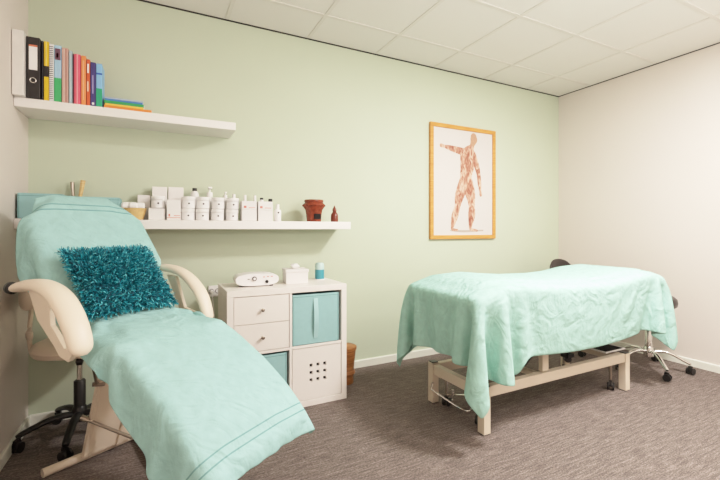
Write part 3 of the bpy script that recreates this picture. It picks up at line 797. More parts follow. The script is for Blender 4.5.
# ------------------------------------------------------------------ treatment chair
TH = math.radians(34)
CO = Vector((-0.272, 2.265, 0)); ct = Vector((math.cos(TH), math.sin(TH), 0)); cd = Vector((math.sin(TH), -math.cos(TH), 0)); UZ = Vector((0, 0, 1))
def L(s, w, z): return CO + cd * s + ct * w + UZ * z
B0 = (0.32, 0.715); B1 = (-0.22, 1.323)
bv = Vector((B1[0] - B0[0], B1[1] - B0[1])); BL = bv.length; bv /= BL
bvw = cd * bv.x + UZ * bv.y
bn = ct.cross(bvw); bn = bn if bn.z > 0 else -bn
def Bk(w, v, n): return L(B0[0], w, B0[1]) + bvw * v + bn * n     # backrest coordinates
chair = empty('treatment_chair', L(0.2, 0, 0), 'cream reclining treatment chair covered with turquoise towels', 'chair')

def pad(frames, wprof, thick, m, name, parent, round_=0.45):
    """frames: list of (centre, normal, halfwidth); superellipse section swept along"""
    mb = MB(); R = []
    for c, n, hw, th in frames:
        ring = []
        for k in range(28):
            a = 2 * PI * k / 28; ca, sa = math.cos(a), math.sin(a)
            ring.append(c + ct * (hw * math.copysign(abs(ca) ** round_, ca)) + n * (th / 2 * math.copysign(abs(sa) ** round_, sa)))
        R.append(ring)
    mb.rings(R)
    return mb.build(name, m, parent, smooth=True)
fr = []
for v, hw, th in ((-0.03, 0.15, 0.03), (-0.015, 0.20, 0.07), (0.02, 0.21, 0.08), (0.3, 0.22, 0.08), (0.53, 0.235, 0.08), (0.66, 0.185, 0.075), (0.74, 0.145, 0.07), (0.785, 0.11, 0.055), (0.795, 0.07, 0.03)):
    fr.append((Bk(0.02 * min(1, max(0, v / 0.5)), v - 0.01, -0.048), bn, hw - 0.01, th))
pad(fr, None, None, CREAM, 'backrest', chair)
def seat_frames(P_):
    out = []
    for (s, z, hw, th) in P_: out.append((s, z, hw, th))
    res = []
    for i, (s, z, hw, th) in enumerate(out):
        a = out[max(i - 1, 0)]; b_ = out[min(i + 1, len(out) - 1)]
        d2 = Vector((b_[0] - a[0], b_[1] - a[1])).normalized(); nn = -cd * d2.y + UZ * d2.x
        res.append((L(s, 0, z) - nn * 0.045, nn, hw, th))
    return res
pad(seat_frames([(0.20, 0.705, 0.17, 0.03), (0.215, 0.705, 0.21, 0.07), (0.25, 0.706, 0.235, 0.09), (0.45, 0.700, 0.24, 0.09), (0.55, 0.68, 0.24, 0.09), (0.585, 0.668, 0.23, 0.07), (0.595, 0.662, 0.2, 0.03)]), None, None, CREAM, 'seat', chair)
pad([(c + ct * 0.02, n, hw, th) for c, n, hw, th in seat_frames([(0.615, 0.645, 0.19, 0.03), (0.63, 0.638, 0.22, 0.07), (0.66, 0.625, 0.235, 0.08), (0.80, 0.548, 0.235, 0.08), (0.93, 0.455, 0.23, 0.08), (1.00, 0.39, 0.225, 0.07), (1.045, 0.34, 0.20, 0.05), (1.055, 0.325, 0.16, 0.02)])], None, None, CREAM, 'leg_rest', chair)

def armrest(side, pts, w):
    path = curve_pts([L(s, w + dw, z) for s, z, dw, r in pts], 6)
    rad = [p.x for p in curve_pts([Vector((r, 0, 0)) for s, z, dw, r in pts], 6)]
    a = MB().tube(path, rad, 18, flat=0.62, up=(0, 0, 1)).build('armrest', CREAM, chair, smooth=True)
    return a
armL = armrest(-1, [(0.025, 0.892, 0, 0.012), (0.035, 0.893, 0, 0.024), (0.08, 0.903, 0, 0.033), (0.17, 0.916, 0, 0.037), (0.28, 0.918, 0, 0.041), (0.38, 0.894, 0, 0.043), (0.45, 0.848, 0, 0.044), (0.505, 0.785, 0.0, 0.043), (0.535, 0.725, 0.0, 0.038), (0.54, 0.70, 0.0, 0.018)], -0.325)
armR = armrest(1, [(0.0, 0.922, 0, 0.012), (0.012, 0.924, 0, 0.026), (0.06, 0.926, 0, 0.032), (0.14, 0.923, 0, 0.033), (0.22, 0.904, 0, 0.034), (0.30, 0.860, 0, 0.036), (0.37, 0.790, 0, 0.036), (0.41, 0.70, 0.0, 0.030), (0.415, 0.68, 0.0, 0.014)], 0.31)
for arm, w, z, s_k in ((armL, -0.325, 0.892, 0.010), (armR, 0.31, 0.922, -0.012)):
    k = MB(Matrix.Translation(L(s_k, w, z)) @ cd.to_track_quat('Z', 'Y').to_matrix().to_4x4())
    k.lathe((0, 0, 0), [(0.001, -0.034), (0.018, -0.031), (0.025, -0.020), (0.025, -0.004), (0.014, 0.003), (0.010, 0.02)], 18)
    k.build('pivot_knob', BLACKP, arm, smooth=True)['label'] = 'black knob at the rear end of the armrest'
for arm, w, q in ((armL, -0.322, ((0.16, 0.895), (0.32, 0.90), (0.334, 0.78), (0.371, 0.755), (0.43, 0.71), (0.50, 0.71), (0.46, 0.665), (0.40, 0.675), (0.363, 0.705), (0.234, 0.787))), (armR, 0.308, ((0.10, 0.89), (0.17, 0.885), (0.24, 0.73), (0.38, 0.70), (0.34, 0.66), (0.20, 0.72)))):
    p = MB(); R = []
    for dw in (-0.009, 0.009): R.append([L(s, w + dw, z) for s, z in q])
    p.rings(R); p.build('arm_bracket', FRAMEC, arm, bevel=0.002)['label'] = 'flat cream plate under the armrest'
# base: floor tube, upright plate, link rod, stabiliser rod
b = MB(); b.cyl(L(-0.105, -0.178, 0.022), L(-0.06, 0.40, 0.022), 0.020, 16); b.build('floor_tube', FRAMEC, chair, smooth=True)
b = MB(); b.cyl(L(0.62, -0.24, 0.022), L(0.62, 0.24, 0.022), 0.020, 16); b.build('floor_tube', FRAMEC, chair, smooth=True)
b = MB(); b.bar(L(-0.07, 0.25, 0.022), L(0.62, 0.0, 0.022), 0.04, 0.03); b.build('base_beam', FRAMEC, chair, bevel=0.003)
b = MB()
b.rings([[L(-0.06 + ds, -0.02, 0.035), L(-0.05 + ds, 0.19, 0.035), L(0.07 + ds, 0.17, 0.41), L(0.03 + ds, 0.0, 0.40)] for ds in (0.0, 0.014)])
b.rings([[L(0.03 + ds, 0.0, 0.40), L(0.07 + ds, 0.17, 0.41), L(0.28 + ds, 0.20, 0.64), L(0.24 + ds, 0.03, 0.64)] for ds in (0.0, 0.014)])
b.build('upright_plate', FRAMEC, chair, bevel=0.002)
b = MB(); b.bar(L(-0.06, -0.02, 0.035), L(0.03, 0.0, 0.40), 0.024, 0.03, up=ct); b.bar(L(0.03, 0.0, 0.40), L(0.24, 0.03, 0.64), 0.022, 0.03, up=ct); b.build('upright_strut', FRAMEC, chair, bevel=0.003)
b = MB(); b.bar(L(-0.055, 0.125, 0.04), L(-0.0, 0.135, 0.20), 0.05, 0.03, up=ct); b.build('gusset', FRAMEC, chair, bevel=0.003)
b = MB(); b.cyl(L(0.04, -0.02, 0.40), L(0.17, -0.115, 0.61), 0.007, 10); b.cyl(L(0.035, -0.035, 0.405), L(0.045, 0.012, 0.395), 0.011, 10); b.build('link_rod', STEEL, chair, smooth=True)
b = MB(); b.cyl(L(-0.03, -0.040, 0.232), L(0.12, 0.10, 0.115), 0.008, 10); b.cyl(L(-0.04, -0.050, 0.24), L(-0.02, -0.030, 0.224), 0.013, 10); b.build('brace_rod', STEEL, chair, smooth=True)
b = MB(); b.bar(L(0.24, 0, 0.64), L(0.95, 0, 0.40), 0.16, 0.03); b.build('seat_carrier', FRAMEC, chair, bevel=0.003)

# towel over seat and leg rest
hh = 0.02
prof = [(0.286, 0.805), (0.326, 0.764), (0.40, 0.744), (0.47, 0.738), (0.57, 0.712), (0.68, 0.662), (0.80, 0.598), (0.93, 0.517), (1.02, 0.435), (1.07, 0.372), (1.09, 0.330)]
def resample(P_, h):
    out = [np.array(P_[0])]; i = 0; cur = np.array(P_[0], float)
    pts = [np.array(p, float) for p in P_]
    for a, b_ in zip(pts[:-1], pts[1:]):
        while True:
            d_ = b_ - cur; l_ = np.linalg.norm(d_)
            if l_ < h: break
            cur = cur + d_ / l_ * h; out.append(cur.copy())
    return out
pr = resample(prof, hh)
ws = np.arange(-0.41, 0.325, hh)
def wmap(w, s):
    lo = -float(np.interp(s, (0.24, 0.45, 0.56, 0.75, 0.95, 1.1), (0.285, 0.32, 0.36, 0.405, 0.43, 0.42)))
    hi = float(np.interp(s, (0.24, 0.45, 0.6, 1.1), (0.31, 0.315, 0.335, 0.35)))
    k = (w - ws[0]) / (ws[-1] - ws[0])
    return lo + (hi - lo) * k
Pz = np.array([[list(L(s, wmap(w, s), z)) for w in ws] for s, z in pr[::-1]])   # row 0 = foot edge (uv v = 0)
n_r = len(pr)
colls = [RBox(L(0.41, 0, 0.668), (cd, ct, UZ), (0.20, 0.25, 0.045), 0.03)]
for (s0, z0), (s1, z1), e0, e1 in (((0.60, 0.685), (0.68, 0.648), 0, 0.02), ((0.68, 0.648), (0.82, 0.572), 0.02, 0.02), ((0.82, 0.572), (0.94, 0.488), 0.02, 0.02), ((0.94, 0.488), (1.02, 0.415), 0.02, 0.02), ((1.02, 0.415), (1.07, 0.358), 0.02, 0.0)):
    d_ = cd * (s1 - s0) + UZ * (z1 - z0); l_ = d_.length; d_.normalize()
    n_ = ct.cross(d_); n_ = n_ if n_.z > 0 else -n_
    cc = L((s0 + s1) / 2, 0.02, (z0 + z1) / 2) + d_ * (e1 - e0) / 2 - n_ * 0.04
    colls.append(RBox(cc, (d_, ct, n_), ((l_ + e0 + e1) / 2, 0.255, 0.04), 0.03))
colls.append(Caps(L(0.46, -0.325, 0.82), L(0.56, -0.325, 0.68), 0.045))
colls.append(Caps(L(0.30, 0.31, 0.85), L(0.41, 0.31, 0.69), 0.036))
pin = np.zeros((n_r, len(ws)), bool)
srow = np.array([p[0] for p in pr[::-1]])
for i_, s_ in enumerate(srow):
    if 0.22 < s_ < 1.03: pin[i_] = np.abs(np.array([wmap(w, s_) for w in ws])) < 0.13
X = settle(Pz, hh, colls, pin=pin, steps=240, seed=3, bend=0.10)
cloth_object('seat_towel', X, T_CHAIR, label='turquoise towel with woven stripes spread over chair seat and leg rest', cat='towel')

# towel over the backrest
vs = np.arange(0.03, 1.05, hh); ws2 = np.arange(-0.34, 0.29, hh)
def back_pos(w, v):
    if v < 0.80: return Bk(w, v, 0.014)
    return Bk(w, 0.80, 0.014) - bn * (v - 0.80)
def bmap(w, v):
    lo = -float(np.interp(v, (0.0, 0.30, 0.50, 0.66, 0.78, 1.1), (0.30, 0.38, 0.42, 0.25, 0.165, 0.165)))
    hi = float(np.interp(v, (0.0, 0.15, 0.50, 0.70, 0.80, 1.1), (0.23, 0.28, 0.36, 0.33, 0.28, 0.26)))
    return lo + (hi - lo) * (w - ws2[0]) / (ws2[-1] - ws2[0])
Pz = np.array([[list(back_pos(bmap(w, v), v)) for w in ws2] for v in vs])
colls = [RBox(Bk(0.0, 0.24, -0.04), (bvw, ct, bn), (0.27, 0.215, 0.04), 0.035), RBox(Bk(0.02, 0.53, -0.04), (bvw, ct, bn), (0.13, 0.265, 0.04), 0.038), RBox(Bk(0.025, 0.64, -0.04), (bvw, ct, bn), (0.10, 0.205, 0.04), 0.038), RBox(Bk(0.03, 0.715, -0.04), (bvw, ct, bn), (0.08, 0.150, 0.038), 0.034),
         RBox((0.29, 2.77, 1.1625), ((1, 0, 0), (0, 1, 0), (0, 0, 1)), (0.98, 0.13, 0.0275), 0.004),
         RBox((-0.45, 2.77, 1.26), ((1, 0, 0), (0, 1, 0), (0, 0, 1)), (0.24, 0.12, 0.07), 0.004),
         RBox((XL - 0.1, 2.0, 1.0), ((1, 0, 0), (0, 1, 0), (0, 0, 1)), (0.1, 2.0, 1.0), 0.004),
         Caps(L(0.0, -0.325, 0.893), L(0.28, -0.325, 0.905), 0.042), Caps(L(0.28, -0.325, 0.905), L(0.46, -0.325, 0.825), 0.046),
         Caps(L(0.0, 0.31, 0.91), L(0.22, 0.31, 0.895), 0.035)]
pin = np.zeros((len(vs), len(ws2)), bool)
for i_, v_ in enumerate(vs):
    if 0.02 < v_ < 0.72: pin[i_] = np.abs(np.array([bmap(w, v_) for w in ws2])) < 0.14
X = settle(Pz, hh, colls, pin=pin, steps=240, seed=5, bend=0.08)
cloth_object('backrest_towel', X, T_BACK, label='turquoise towel draped over the top of the chair backrest', cat='towel')

# shag cushion leaning on the backrest
def cushion():
    c0 = Bk(-0.024, 0.198, 0.075); HW, HV, HT = 0.174, 0.160, 0.050
    e = empty('shag_cushion', c0, 'dark teal shaggy cushion leaning against the chair backrest', 'cushion')
    def pt(u, v, sgn):
        k = (max(0, 1 - abs(u) ** 2.6) * max(0, 1 - abs(v) ** 2.6)) ** 0.5
        pin_ = 1 + 0.06 * (abs(u * v)) ** 2 - 0.02
        return c0 + ct * (u * HW * pin_) + bvw * (v * HV * pin_) + bn * (sgn * HT * k)
    N = 16; mb_ = MB()
    for sgn in (1, -1):
        g = [[mb_.v(pt(-1 + 2 * i / N, -1 + 2 * j / N, sgn)) for j in range(N + 1)] for i in range(N + 1)]
        for i in range(N):
            for j in range(N): mb_.f([g[i][j], g[i + 1][j], g[i + 1][j + 1], g[i][j + 1]])
    bmesh.ops.remove_doubles(mb_.bm, verts=mb_.bm.verts, dist=0.0005)
    core = mb_.build('cushion_cover', mat('teal_cover', (10, 82, 100), 0.7, vary=0.1), e, smooth=True)
    rnd = random.Random(11); V = []; Fq = []; tint = []
    org = ORG[e.name]
    for q in range(6200):
        sgn = 1 if rnd.random() < 0.86 else -1
        if q < 900:
            t_ = rnd.uniform(-1, 1); sd = rnd.choice((-1, 1)); u, v = (t_, sd) if rnd.random() < 0.5 else (sd, t_)
        else: u, v = rnd.uniform(-1, 1), rnd.uniform(-1, 1)
        p = pt(u, v, sgn)
        out = bn * sgn * (1.0 - 0.55 * max(abs(u), abs(v)) ** 3) + ct * (u * abs(u) ** 2 * 0.9) + bvw * (v * abs(v) ** 2 * 0.9)
        d = (out + Vector((rnd.gauss(0, 0.55), rnd.gauss(0, 0.55), rnd.gauss(0, 0.55)))).normalized()
        ln = rnd.uniform(0.016, 0.030); w_ = rnd.uniform(0.0013, 0.0024)
        s = d.cross(Vector((rnd.gauss(0, 1), rnd.gauss(0, 1), rnd.gauss(0, 1)))).normalized()
        dr = Vector((rnd.gauss(0, 0.25), rnd.gauss(0, 0.25), -0.35 + rnd.gauss(0, 0.2)))
        p1 = p + d * ln * 0.5; p2 = p1 + (d + dr).normalized() * ln * 0.5
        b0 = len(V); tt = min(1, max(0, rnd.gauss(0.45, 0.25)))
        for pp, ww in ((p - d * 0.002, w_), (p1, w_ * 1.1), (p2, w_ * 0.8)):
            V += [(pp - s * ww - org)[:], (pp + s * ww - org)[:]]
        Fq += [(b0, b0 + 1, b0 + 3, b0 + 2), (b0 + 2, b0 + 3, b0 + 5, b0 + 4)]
        tint += [tt * 0.35, tt * 0.35, tt * 0.9, tt * 0.9, min(1, tt * 1.15), min(1, tt * 1.15)]  # shading put into the tint: roots darker, tips paler
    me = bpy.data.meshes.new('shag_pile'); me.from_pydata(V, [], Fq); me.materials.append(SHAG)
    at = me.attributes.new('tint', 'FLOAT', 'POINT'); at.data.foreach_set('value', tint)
    o = bpy.data.objects.new('shag_pile', me); COL.objects.link(o); o.parent = e; o['kind'] = 'stuff'
cushion()

# ------------------------------------------------------------------ castor chairs and stools
def caster(mb_wheel, mb_fork, c, ang, r=0.026):
    """twin-wheel castor; c = point on the floor under it"""
    c = Vector(c); ax = Vector((-math.sin(ang), math.cos(ang), 0))
    for k in (-1, 1):
        a = c + ax * (0.010 * k) + UZ * r; b_ = c + ax * (0.022 * k) + UZ * r
        mb_wheel.cyl(a, b_, r, 18)
    mb_fork.bar(c + UZ * (r + 0.004) - Vector((math.cos(ang), math.sin(ang), 0)) * 0.008, c + UZ * (2 * r + 0.014), 0.016, 0.03)
    mb_fork.cyl(c + UZ * r - ax * 0.023, c + UZ * r + ax * 0.023, 0.006, 8)
def star_base(e, cx_, cy_, rad, angs, m, hub_z, leg_r=0.018, arch=0.03, end_z=0.075):
    hub = Vector((cx_, cy_, hub_z))
    MB().lathe((cx_, cy_, 0), [(0.034, hub_z - 0.03), (0.036, hub_z + 0.035), (0.028, hub_z + 0.05)], 20).build('hub', m, e, smooth=True)
    for a in angs:
        a = math.radians(a); d = Vector((math.cos(a), math.sin(a), 0)); tip = Vector((cx_, cy_, end_z)) + d * rad
        path = curve_pts([hub + d * 0.02 + UZ * 0.01, hub + d * rad * 0.45 + UZ * (arch * 0.9), tip - d * 0.03 + UZ * 0.016, tip], 5)
        n = len(path)
        lg = MB().tube(path, [leg_r * (1 - 0.35 * i / n) for i in range(n)], 12, flat=0.7).build('leg', m, e, smooth=True)
        w, f = MB(), MB(); caster(w, f, (tip.x, tip.y, 0), a + 0.9)
        f.mi = 0; cs = f.build('caster', BLACKP, lg, smooth=True)
        # wheels belong to the castor: same mesh level
        w.build('caster_wheel', BLACKP, lg, smooth=True)

# cream work stool behind the treatment chair
sx, sy = -0.395, 2.635
st = empty('work_stool', (sx, sy, 0), 'cream work stool on a black castor base behind the treatment chair', 'stool')
star_base(st, sx, sy, 0.262, (194, 266, 338, 50, 122), BLACKP, 0.115, leg_r=0.024, arch=0.012)
MB().lathe((sx, sy, 0), [(0.028, 0.13), (0.028, 0.30), (0.024, 0.305)], 20).build('column_sleeve', BLACKP, st, smooth=True)
MB().lathe((sx, sy, 0), [(0.013, 0.29), (0.013, 0.45)], 16).build('gas_piston', CHROME, st, smooth=True)
b = MB(); b.box(sx - 0.07, sx + 0.07, sy - 0.05, sy + 0.05, 0.438, 0.462); b.cyl((sx, sy, 0.45), (sx + 0.02, sy - 0.13, 0.445), 0.006, 8); b.lathe((sx + 0.02, sy - 0.14, 0.445), [(0.001, -0.018), (0.02, -0.012), (0.02, 0.012), (0.001, 0.018)], 14, axis='x')
b.build('seat_lever', BLACKP, st, bevel=0.002)
MB().lathe((sx - 0.01, sy, 0), [(0.10, 0.462), (0.165, 0.465), (0.195, 0.477), (0.205, 0.500), (0.195, 0.523), (0.165, 0.537), (0.08, 0.543), (0.001, 0.543)], 32).build('seat', CREAM, st, smooth=True)
b = MB(); b.tube(curve_pts([(sx - 0.08, sy + 0.02, 0.43), (sx - 0.20, sy + 0.03, 0.45), (sx - 0.225, sy + 0.03, 0.56), (sx - 0.215, sy + 0.03, 0.72)]), 0.018, 12, flat=0.6); b.build('back_support', CREAM, st, smooth=True)
b = MB(); R = []
for k in range(13):
    a = math.radians(180 + 10 + (k - 6) * 8); c = Vector((sx + 0.235 * math.cos(a), sy + 0.235 * math.sin(a), 0.785)); n = Vector((math.cos(a), math.sin(a), 0))
    u = abs(k - 6) / 6; hz_ = 0.062 * (1 - 0.9 * u ** 4)
    R.append([c + n * (0.022 * math.cos(t_)) * (1 - 0.6 * u ** 4) + UZ * (hz_ * math.sin(t_)) for t_ in [2 * PI * i / 16 for i in range(16)]])
b.rings(R); b.build('backrest', CREAM, st, smooth=True)

# chrome stool at the right end of the massage table
sx, sy = 3.55, 1.80
st = empty('chrome_stool', (sx, sy, 0), 'black topped stool on a chrome castor base at the right end of the massage table', 'stool')
star_base(st, sx, sy, 0.268, (232, 304, 16, 88, 160), CHROME, 0.135, leg_r=0.019, arch=0.02, end_z=0.078)
MB().lathe((sx, sy, 0), [(0.025, 0.16), (0.025, 0.40), (0.021, 0.405)], 20).build('column', CHROME, st, smooth=True)
MB().lathe((sx, sy, 0), [(0.014, 0.39), (0.014, 0.53)], 16).build('gas_piston', STEEL, st, smooth=True)
MB().lathe((sx, sy, 0), [(0.10, 0.50), (0.16, 0.504), (0.185, 0.525), (0.19, 0.55), (0.185, 0.58), (0.16, 0.602), (0.001, 0.61)], 32).build('seat', BLACKL, st, smooth=True)

# black chair behind the table in the corner
sx, sy = 3.55, 2.43
st = empty('office_chair', (sx, sy, 0), 'black padded chair in the corner behind the massage table', 'chair')
star_base(st, sx, sy, 0.27, (225, 297, 9, 81, 153), BLACKP, 0.115, leg_r=0.02, arch=0.015)
MB().lathe((sx, sy, 0), [(0.026, 0.13), (0.026, 0.28), (0.016, 0.285), (0.016, 0.42)], 18).build('column', BLACKP, st, smooth=True)
MB().lathe((sx, sy, 0), [(0.10, 0.41), (0.18, 0.415), (0.205, 0.435), (0.20, 0.47), (0.16, 0.485), (0.001, 0.49)], 28).build('seat', BLACKL, st, smooth=True)
b = MB(); b.tube(curve_pts([(sx, sy + 0.05, 0.41), (sx, sy + 0.23, 0.43), (sx, sy + 0.255, 0.55), (sx, sy + 0.235, 0.70)]), 0.018, 10); b.build('back_support', BLACKP, st, smooth=True)
b = MB(); R = []
for k in range(15):
    u = (k - 7) / 7; x = sx + 0.002 + 0.165 * u
    hz_ = 0.115 * max(0.02, (1 - abs(u) ** 2.6)) ** 0.5; yy = sy + 0.20 - 0.05 * u * u
    R.append([(x, yy + 0.026 * math.cos(t_) * (1 - 0.5 * u ** 4), 0.725 + hz_ * math.sin(t_)) for t_ in [2 * PI * i / 16 for i in range(16)]])
b.rings(R); b.build('backrest', BLACKL, st, smooth=True)

# ------------------------------------------------------------------ massage table
TX0, TX1, TY0, TY1 = 1.42, 3.22, 1.51, 2.16
FX0, FX1, FY0, FY1 = 1.58, 2.952, 1.615, 2.12
mt = empty('massage_table', (2.3, 1.85, 0), 'beige framed massage table under a mint towel', 'massage table')
LW = 0.050
for (x, y) in ((FX0, FY0), (FX1 - LW, FY0), (FX0, FY1 - LW), (FX1 - LW, FY1 - LW)):
    b = MB(); b.box(x, x + LW, y, y + LW, 0.004, 0.262); lg = b.build('leg', TFRAME, mt, bevel=0.003)
    b = MB(); b.box(x + 0.004, x + LW - 0.004, y + 0.004, y + LW - 0.004, 0.262, 0.268); b.build('end_cap', BLACKP, lg)
    b = MB(); b.box(x + 0.003, x + LW - 0.003, y + 0.003, y + LW - 0.003, 0.0, 0.004); b.build('foot_pad', BLACKP, lg)
def rail(a, b_, w, h, name='rail'):
    m_ = MB(); m_.bar(a, b_, w, h); return m_.build(name, TFRAME, mt, bevel=0.003)
zr = 0.222
rail((FX0 + LW, FY0 + 0.025, zr + 0.012), (FX1 - LW, FY0 + 0.025, zr + 0.012), 0.04, 0.060)
rail((FX0 + LW, FY1 - 0.025, zr), (FX1 - LW, FY1 - 0.025, zr), 0.04, 0.062)
rail((FX0 + 0.027, FY0 + LW, zr), (FX0 + 0.027, FY1 - LW, zr), 0.04, 0.062)
rail((FX1 - 0.027, FY0 + LW, zr), (FX1 - 0.027, FY1 - LW, zr), 0.04, 0.062)
# lift struts
for x, tilt in ((2.09, 0.0),):
    for y in (FY0 + 0.025, FY1 - 0.025):
        b = MB(); b.bar((x, y, zr + 0.05), (x + tilt, y, 0.655), 0.055, 0.03, up=(0, 1, 0)); b.build('lift_strut', TFRAME, mt, bevel=0.003)
b = MB(); b.box(1.62, 3.05, FY0 + 0.02, FY0 + 0.06, 0.64, 0.685); b.box(1.62, 3.05, FY1 - 0.06, FY1 - 0.02, 0.64, 0.685); b.box(1.62, 1.66, FY0 + 0.06, FY1 - 0.06, 0.64, 0.685); b.box(3.01, 3.05, FY0 + 0.06, FY1 - 0.06, 0.64, 0.685)
b.build('upper_frame', TFRAME, mt, bevel=0.003)
b = MB(); b.cyl((2.1, 1.865, 0.20), (2.62, 1.865, 0.56), 0.03, 16); b.cyl((2.55, 1.865, 0.51), (2.80, 1.865, 0.66), 0.016, 12); b.build('lift_actuator', BLACKP, mt, smooth=True)
b = MB(); b.bar((2.1, FY0 + 0.05, 0.225), (2.1, FY1 - 0.05, 0.225), 0.04, 0.03); b.build('cross_bar', TFRAME, mt, bevel=0.003)
# black foot plate on the right end with pale rim
b = MB(); b.box(2.79, 3.00, 1.69, 2.04, 0.262, 0.274); b.build('foot_plate', mat('black_rubber', (24, 22, 22), 0.85, vary=0.1, spec=0.2), mt, bevel=0.003)
b = MB(); b.tube([(2.785, 1.68, 0.27), (2.785, 2.05, 0.27), (3.005, 2.05, 0.27), (3.005, 1.68, 0.27)], 0.006, 8, closed=True); b.build('foot_plate_rim', WHITEP, mt, smooth=True)
b = MB(); b.cyl((2.62, 1.84, 0.262), (2.66, 1.90, 0.215), 0.010, 10); b.box(2.63, 2.70, 1.86, 1.92, 0.20, 0.225); b.cyl((2.655, 1.875, 0.185), (2.675, 1.905, 0.185), 0.024, 14); b.build('brake_lever', BLACKP, mt, bevel=0.001)
# castors on stems inside the legs
for (x, y, top) in ((1.655, 1.725, 0.20), (1.645, 2.01, 0.20), (2.845, 1.685, 0.22), (2.845, 2.05, 0.22)):
    w, f = MB(), MB(); caster(w, f, (x, y, 0), 0.5, 0.027)
    stem = MB().cyl((x, y, 0.06), (x, y, top), 0.008, 10).build('caster_stem', STEEL, mt, smooth=True)
    f.build('caster_fork', BLACKP, stem, smooth=True); w.build('caster_wheel', BLACKP, stem, smooth=True)
    b = MB(); b.bar((x, y, top), (x + (-0.06 if x < 2 else 0.06), y, top), 0.03, 0.02); b.build('caster_bracket', TFRAME, stem)
# wire pedal at the left end
b = MB(); b.tube(curve_pts([(1.575, 2.06, 0.145), (1.575, 2.075, 0.105), (1.575, 2.05, 0.092), (1.585, 1.80, 0.075), (1.62, 1.755, 0.085), (1.66, 1.77, 0.13), (1.66, 1.79, 0.19)], 5), 0.0055, 8); b.build('wire_pedal', CHROME, mt, smooth=True)
b = MB(); b.cyl((1.60, 1.95, 0.195), (1.60, 1.95, 0.10), 0.005, 8); b.cyl((1.60, 1.95, 0.10), (1.66, 1.80, 0.14), 0.006, 8); b.cyl((1.60, 1.90, 0.15), (1.60, 1.90, 0.09), 0.007, 8); b.build('pedal_link', CHROME, mt, smooth=True)
# padded top: three sections, ends slightly raised
def top_section(name, prof):
    mb_ = MB(); R = []
    ym, hy = (TY0 + TY1) / 2, (TY1 - TY0) / 2
    for x, z, ins in prof:
        th = 0.08
        ring = []
        for k in range(32):
            a = 2 * PI * k / 32; ca, sa = math.cos(a), math.sin(a)
            ring.append((x, ym + (hy - ins) * math.copysign(abs(ca) ** 0.42, ca), z - th / 2 + (th / 2 - ins * 0.5) * math.copysign(abs(sa) ** 0.45, sa)))
        R.append(ring)
    mb_.rings(R); return mb_.build(name, CREAM, mt, smooth=True)
tops = [(TX0, 0.755, 0.05), (TX0 + 0.015, 0.765, 0.01), (TX0 + 0.04, 0.778, 0), (1.62, 0.822, 0), (1.78, 0.830, 0), (1.95, 0.812, 0), (2.15, 0.796, 0), (2.45, 0.790, 0), (2.70, 0.800, 0), (2.9, 0.826, 0), (3.05, 0.832, 0), (TX1 - 0.04, 0.800, 0), (TX1 - 0.015, 0.785, 0.01), (TX1, 0.77, 0.05)]
top_section('padded_top', [(2.32 + (x - 2.32) * 0.980, z - 0.014, i + 0.018) for x, z, i in tops])

# towel on the massage table
h2 = 0.022
OX0, OX1, OY0, OY1 = 0.335, 0.25, 0.385, 0.36
xs_ = np.arange(TX0 - OX0, TX1 + OX1, h2); ys_ = np.arange(TY0 - OY0, TY1 + OY1, h2)
tp = np.array([(a, b_) for a, b_, c in tops])
def zt(x): return float(np.interp(x, tp[:, 0], tp[:, 1])) + 0.02
def ycut(x, y):                       # the hem hangs lower near the left end
    if y >= TY0: return y
    u = min(1.0, max(0.0, (1.79 - x) / 0.07)); u = u * u * (3 - 2 * u)
    v_ = min(1.0, max(0.0, (x - 1.30) / 0.25))
    return TY0 + (y - TY0) * (1 + 0.24 * u * v_)
Pz = np.array([[[x, ycut(x, y), zt(x)] for x in xs_] for y in ys_])
colls = []
for (a, za, _), (b_, zb, _) in zip(tops[2:-2][:-1], tops[2:-2][1:]):
    d_ = Vector((b_ - a, 0, zb - za)); l_ = d_.length; d_.normalize(); n_ = Vector((-d_.z, 0, d_.x))
    c_0 = Vector(((a + b_) / 2, (TY0 + TY1) / 2, (za + zb) / 2)) - n_ * 0.04
    colls.append(RBox(c_0, (d_, (0, 1, 0), n_), (l_ / 2 + 0.035, (TY1 - TY0) / 2, 0.04), 0.035))
colls.append(RBox((2.335, 1.8675, 0.68), ((1, 0, 0), (0, 1, 0), (0, 0, 1)), (0.72, 0.23, 0.05), 0.01))
colls.append(RBox((2.2525, 1.8675, 0.15), ((1, 0, 0), (0, 1, 0), (0, 0, 1)), (0.6925, 0.2525, 0.122), 0.006))
colls.append(RBox((3.56, 1.80, 0.56), ((1, 0, 0), (0, 1, 0), (0, 0, 1)), (0.19, 0.19, 0.05), 0.05))
pin = np.zeros((len(ys_), len(xs_)), bool)
pin[np.ix_((ys_ > TY0 + 0.10) & (ys_ < TY1 - 0.1), (xs_ > TX0 + 0.12) & (xs_ < TX1 - 0.12))] = True
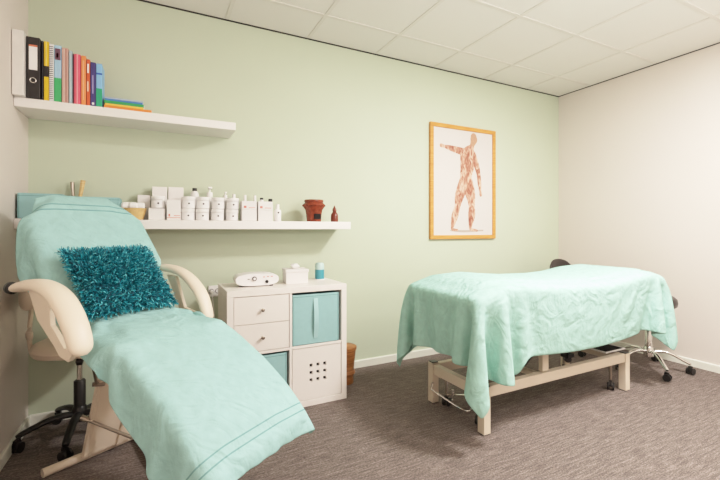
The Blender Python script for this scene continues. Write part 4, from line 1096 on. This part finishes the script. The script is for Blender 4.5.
X = settle(Pz, h2, colls, pin=pin, steps=260, iters=14, seed=9, bend=0.10)
cloth_object('massage_table_towel', X, T_TABLE, label='large mint green towel draped over the massage table', cat='towel')

# ------------------------------------------------------------------ light
def area(name, loc, size, power, rgb=(1, 0.966, 0.94), rot=(0, 0, 0)):
    l = bpy.data.lights.new(name, 'AREA'); l.shape = 'SQUARE'; l.size = size; l.energy = power; l.color = rgb
    o = bpy.data.objects.new(name, l); COL.objects.link(o); o.location = loc; o.rotation_euler = rot
    return o
area('ceiling_panel_main', (2.40, 0.75, 2.58), 0.36, 108)
area('rear_fill', (2.0, -0.9, 2.58), 0.6, 30)  # unseen fill lamp, added to even out the light
area('ceiling_bounce_fill', (1.7, -0.6, 1.55), 0.5, 80, rot=(math.radians(160), 0, 0))  # unseen uplight, added to brighten the ceiling and give soft fill
w = bpy.data.worlds.new('room_world'); sc.world = w; w.use_nodes = True
w.node_tree.nodes['Background'].inputs['Color'].default_value = (1, 0.97, 0.93, 1)
w.node_tree.nodes['Background'].inputs['Strength'].default_value = 0.3

sc.view_settings.view_transform = 'Standard'
sc.view_settings.look = 'None'
sc.view_settings.exposure = 0.0
sc.view_settings.use_curve_mapping = True            # soft highlight shoulder, as in the bright exposure of the photo
cmap = sc.view_settings.curve_mapping
cmap.white_level = (2.0, 2.0, 2.0)
cmap.extend = 'HORIZONTAL'
cv = cmap.curves[3]
cv.points[0].location = (0, 0); cv.points[1].location = (1, 0.98)
for px_, py_ in ((0.05, 0.10), (0.125, 0.255), (0.25, 0.475), (0.375, 0.645), (0.5, 0.765), (0.75, 0.905)):
    cv.points.new(px_, py_)
cmap.update()

# ------------------------------------------------------------------ camera
cam = bpy.data.cameras.new('camera'); co = bpy.data.objects.new('camera', cam); COL.objects.link(co)
cam.sensor_fit = 'HORIZONTAL'; cam.sensor_width = 36.0; cam.lens = 36.0 * 394 / 720
cam.shift_y = -10 / 720.0
cam.clip_start = 0.05
co.location = (0, 0, 1.13); co.rotation_euler = (math.radians(90), 0, math.radians(-26.9))
sc.camera = co
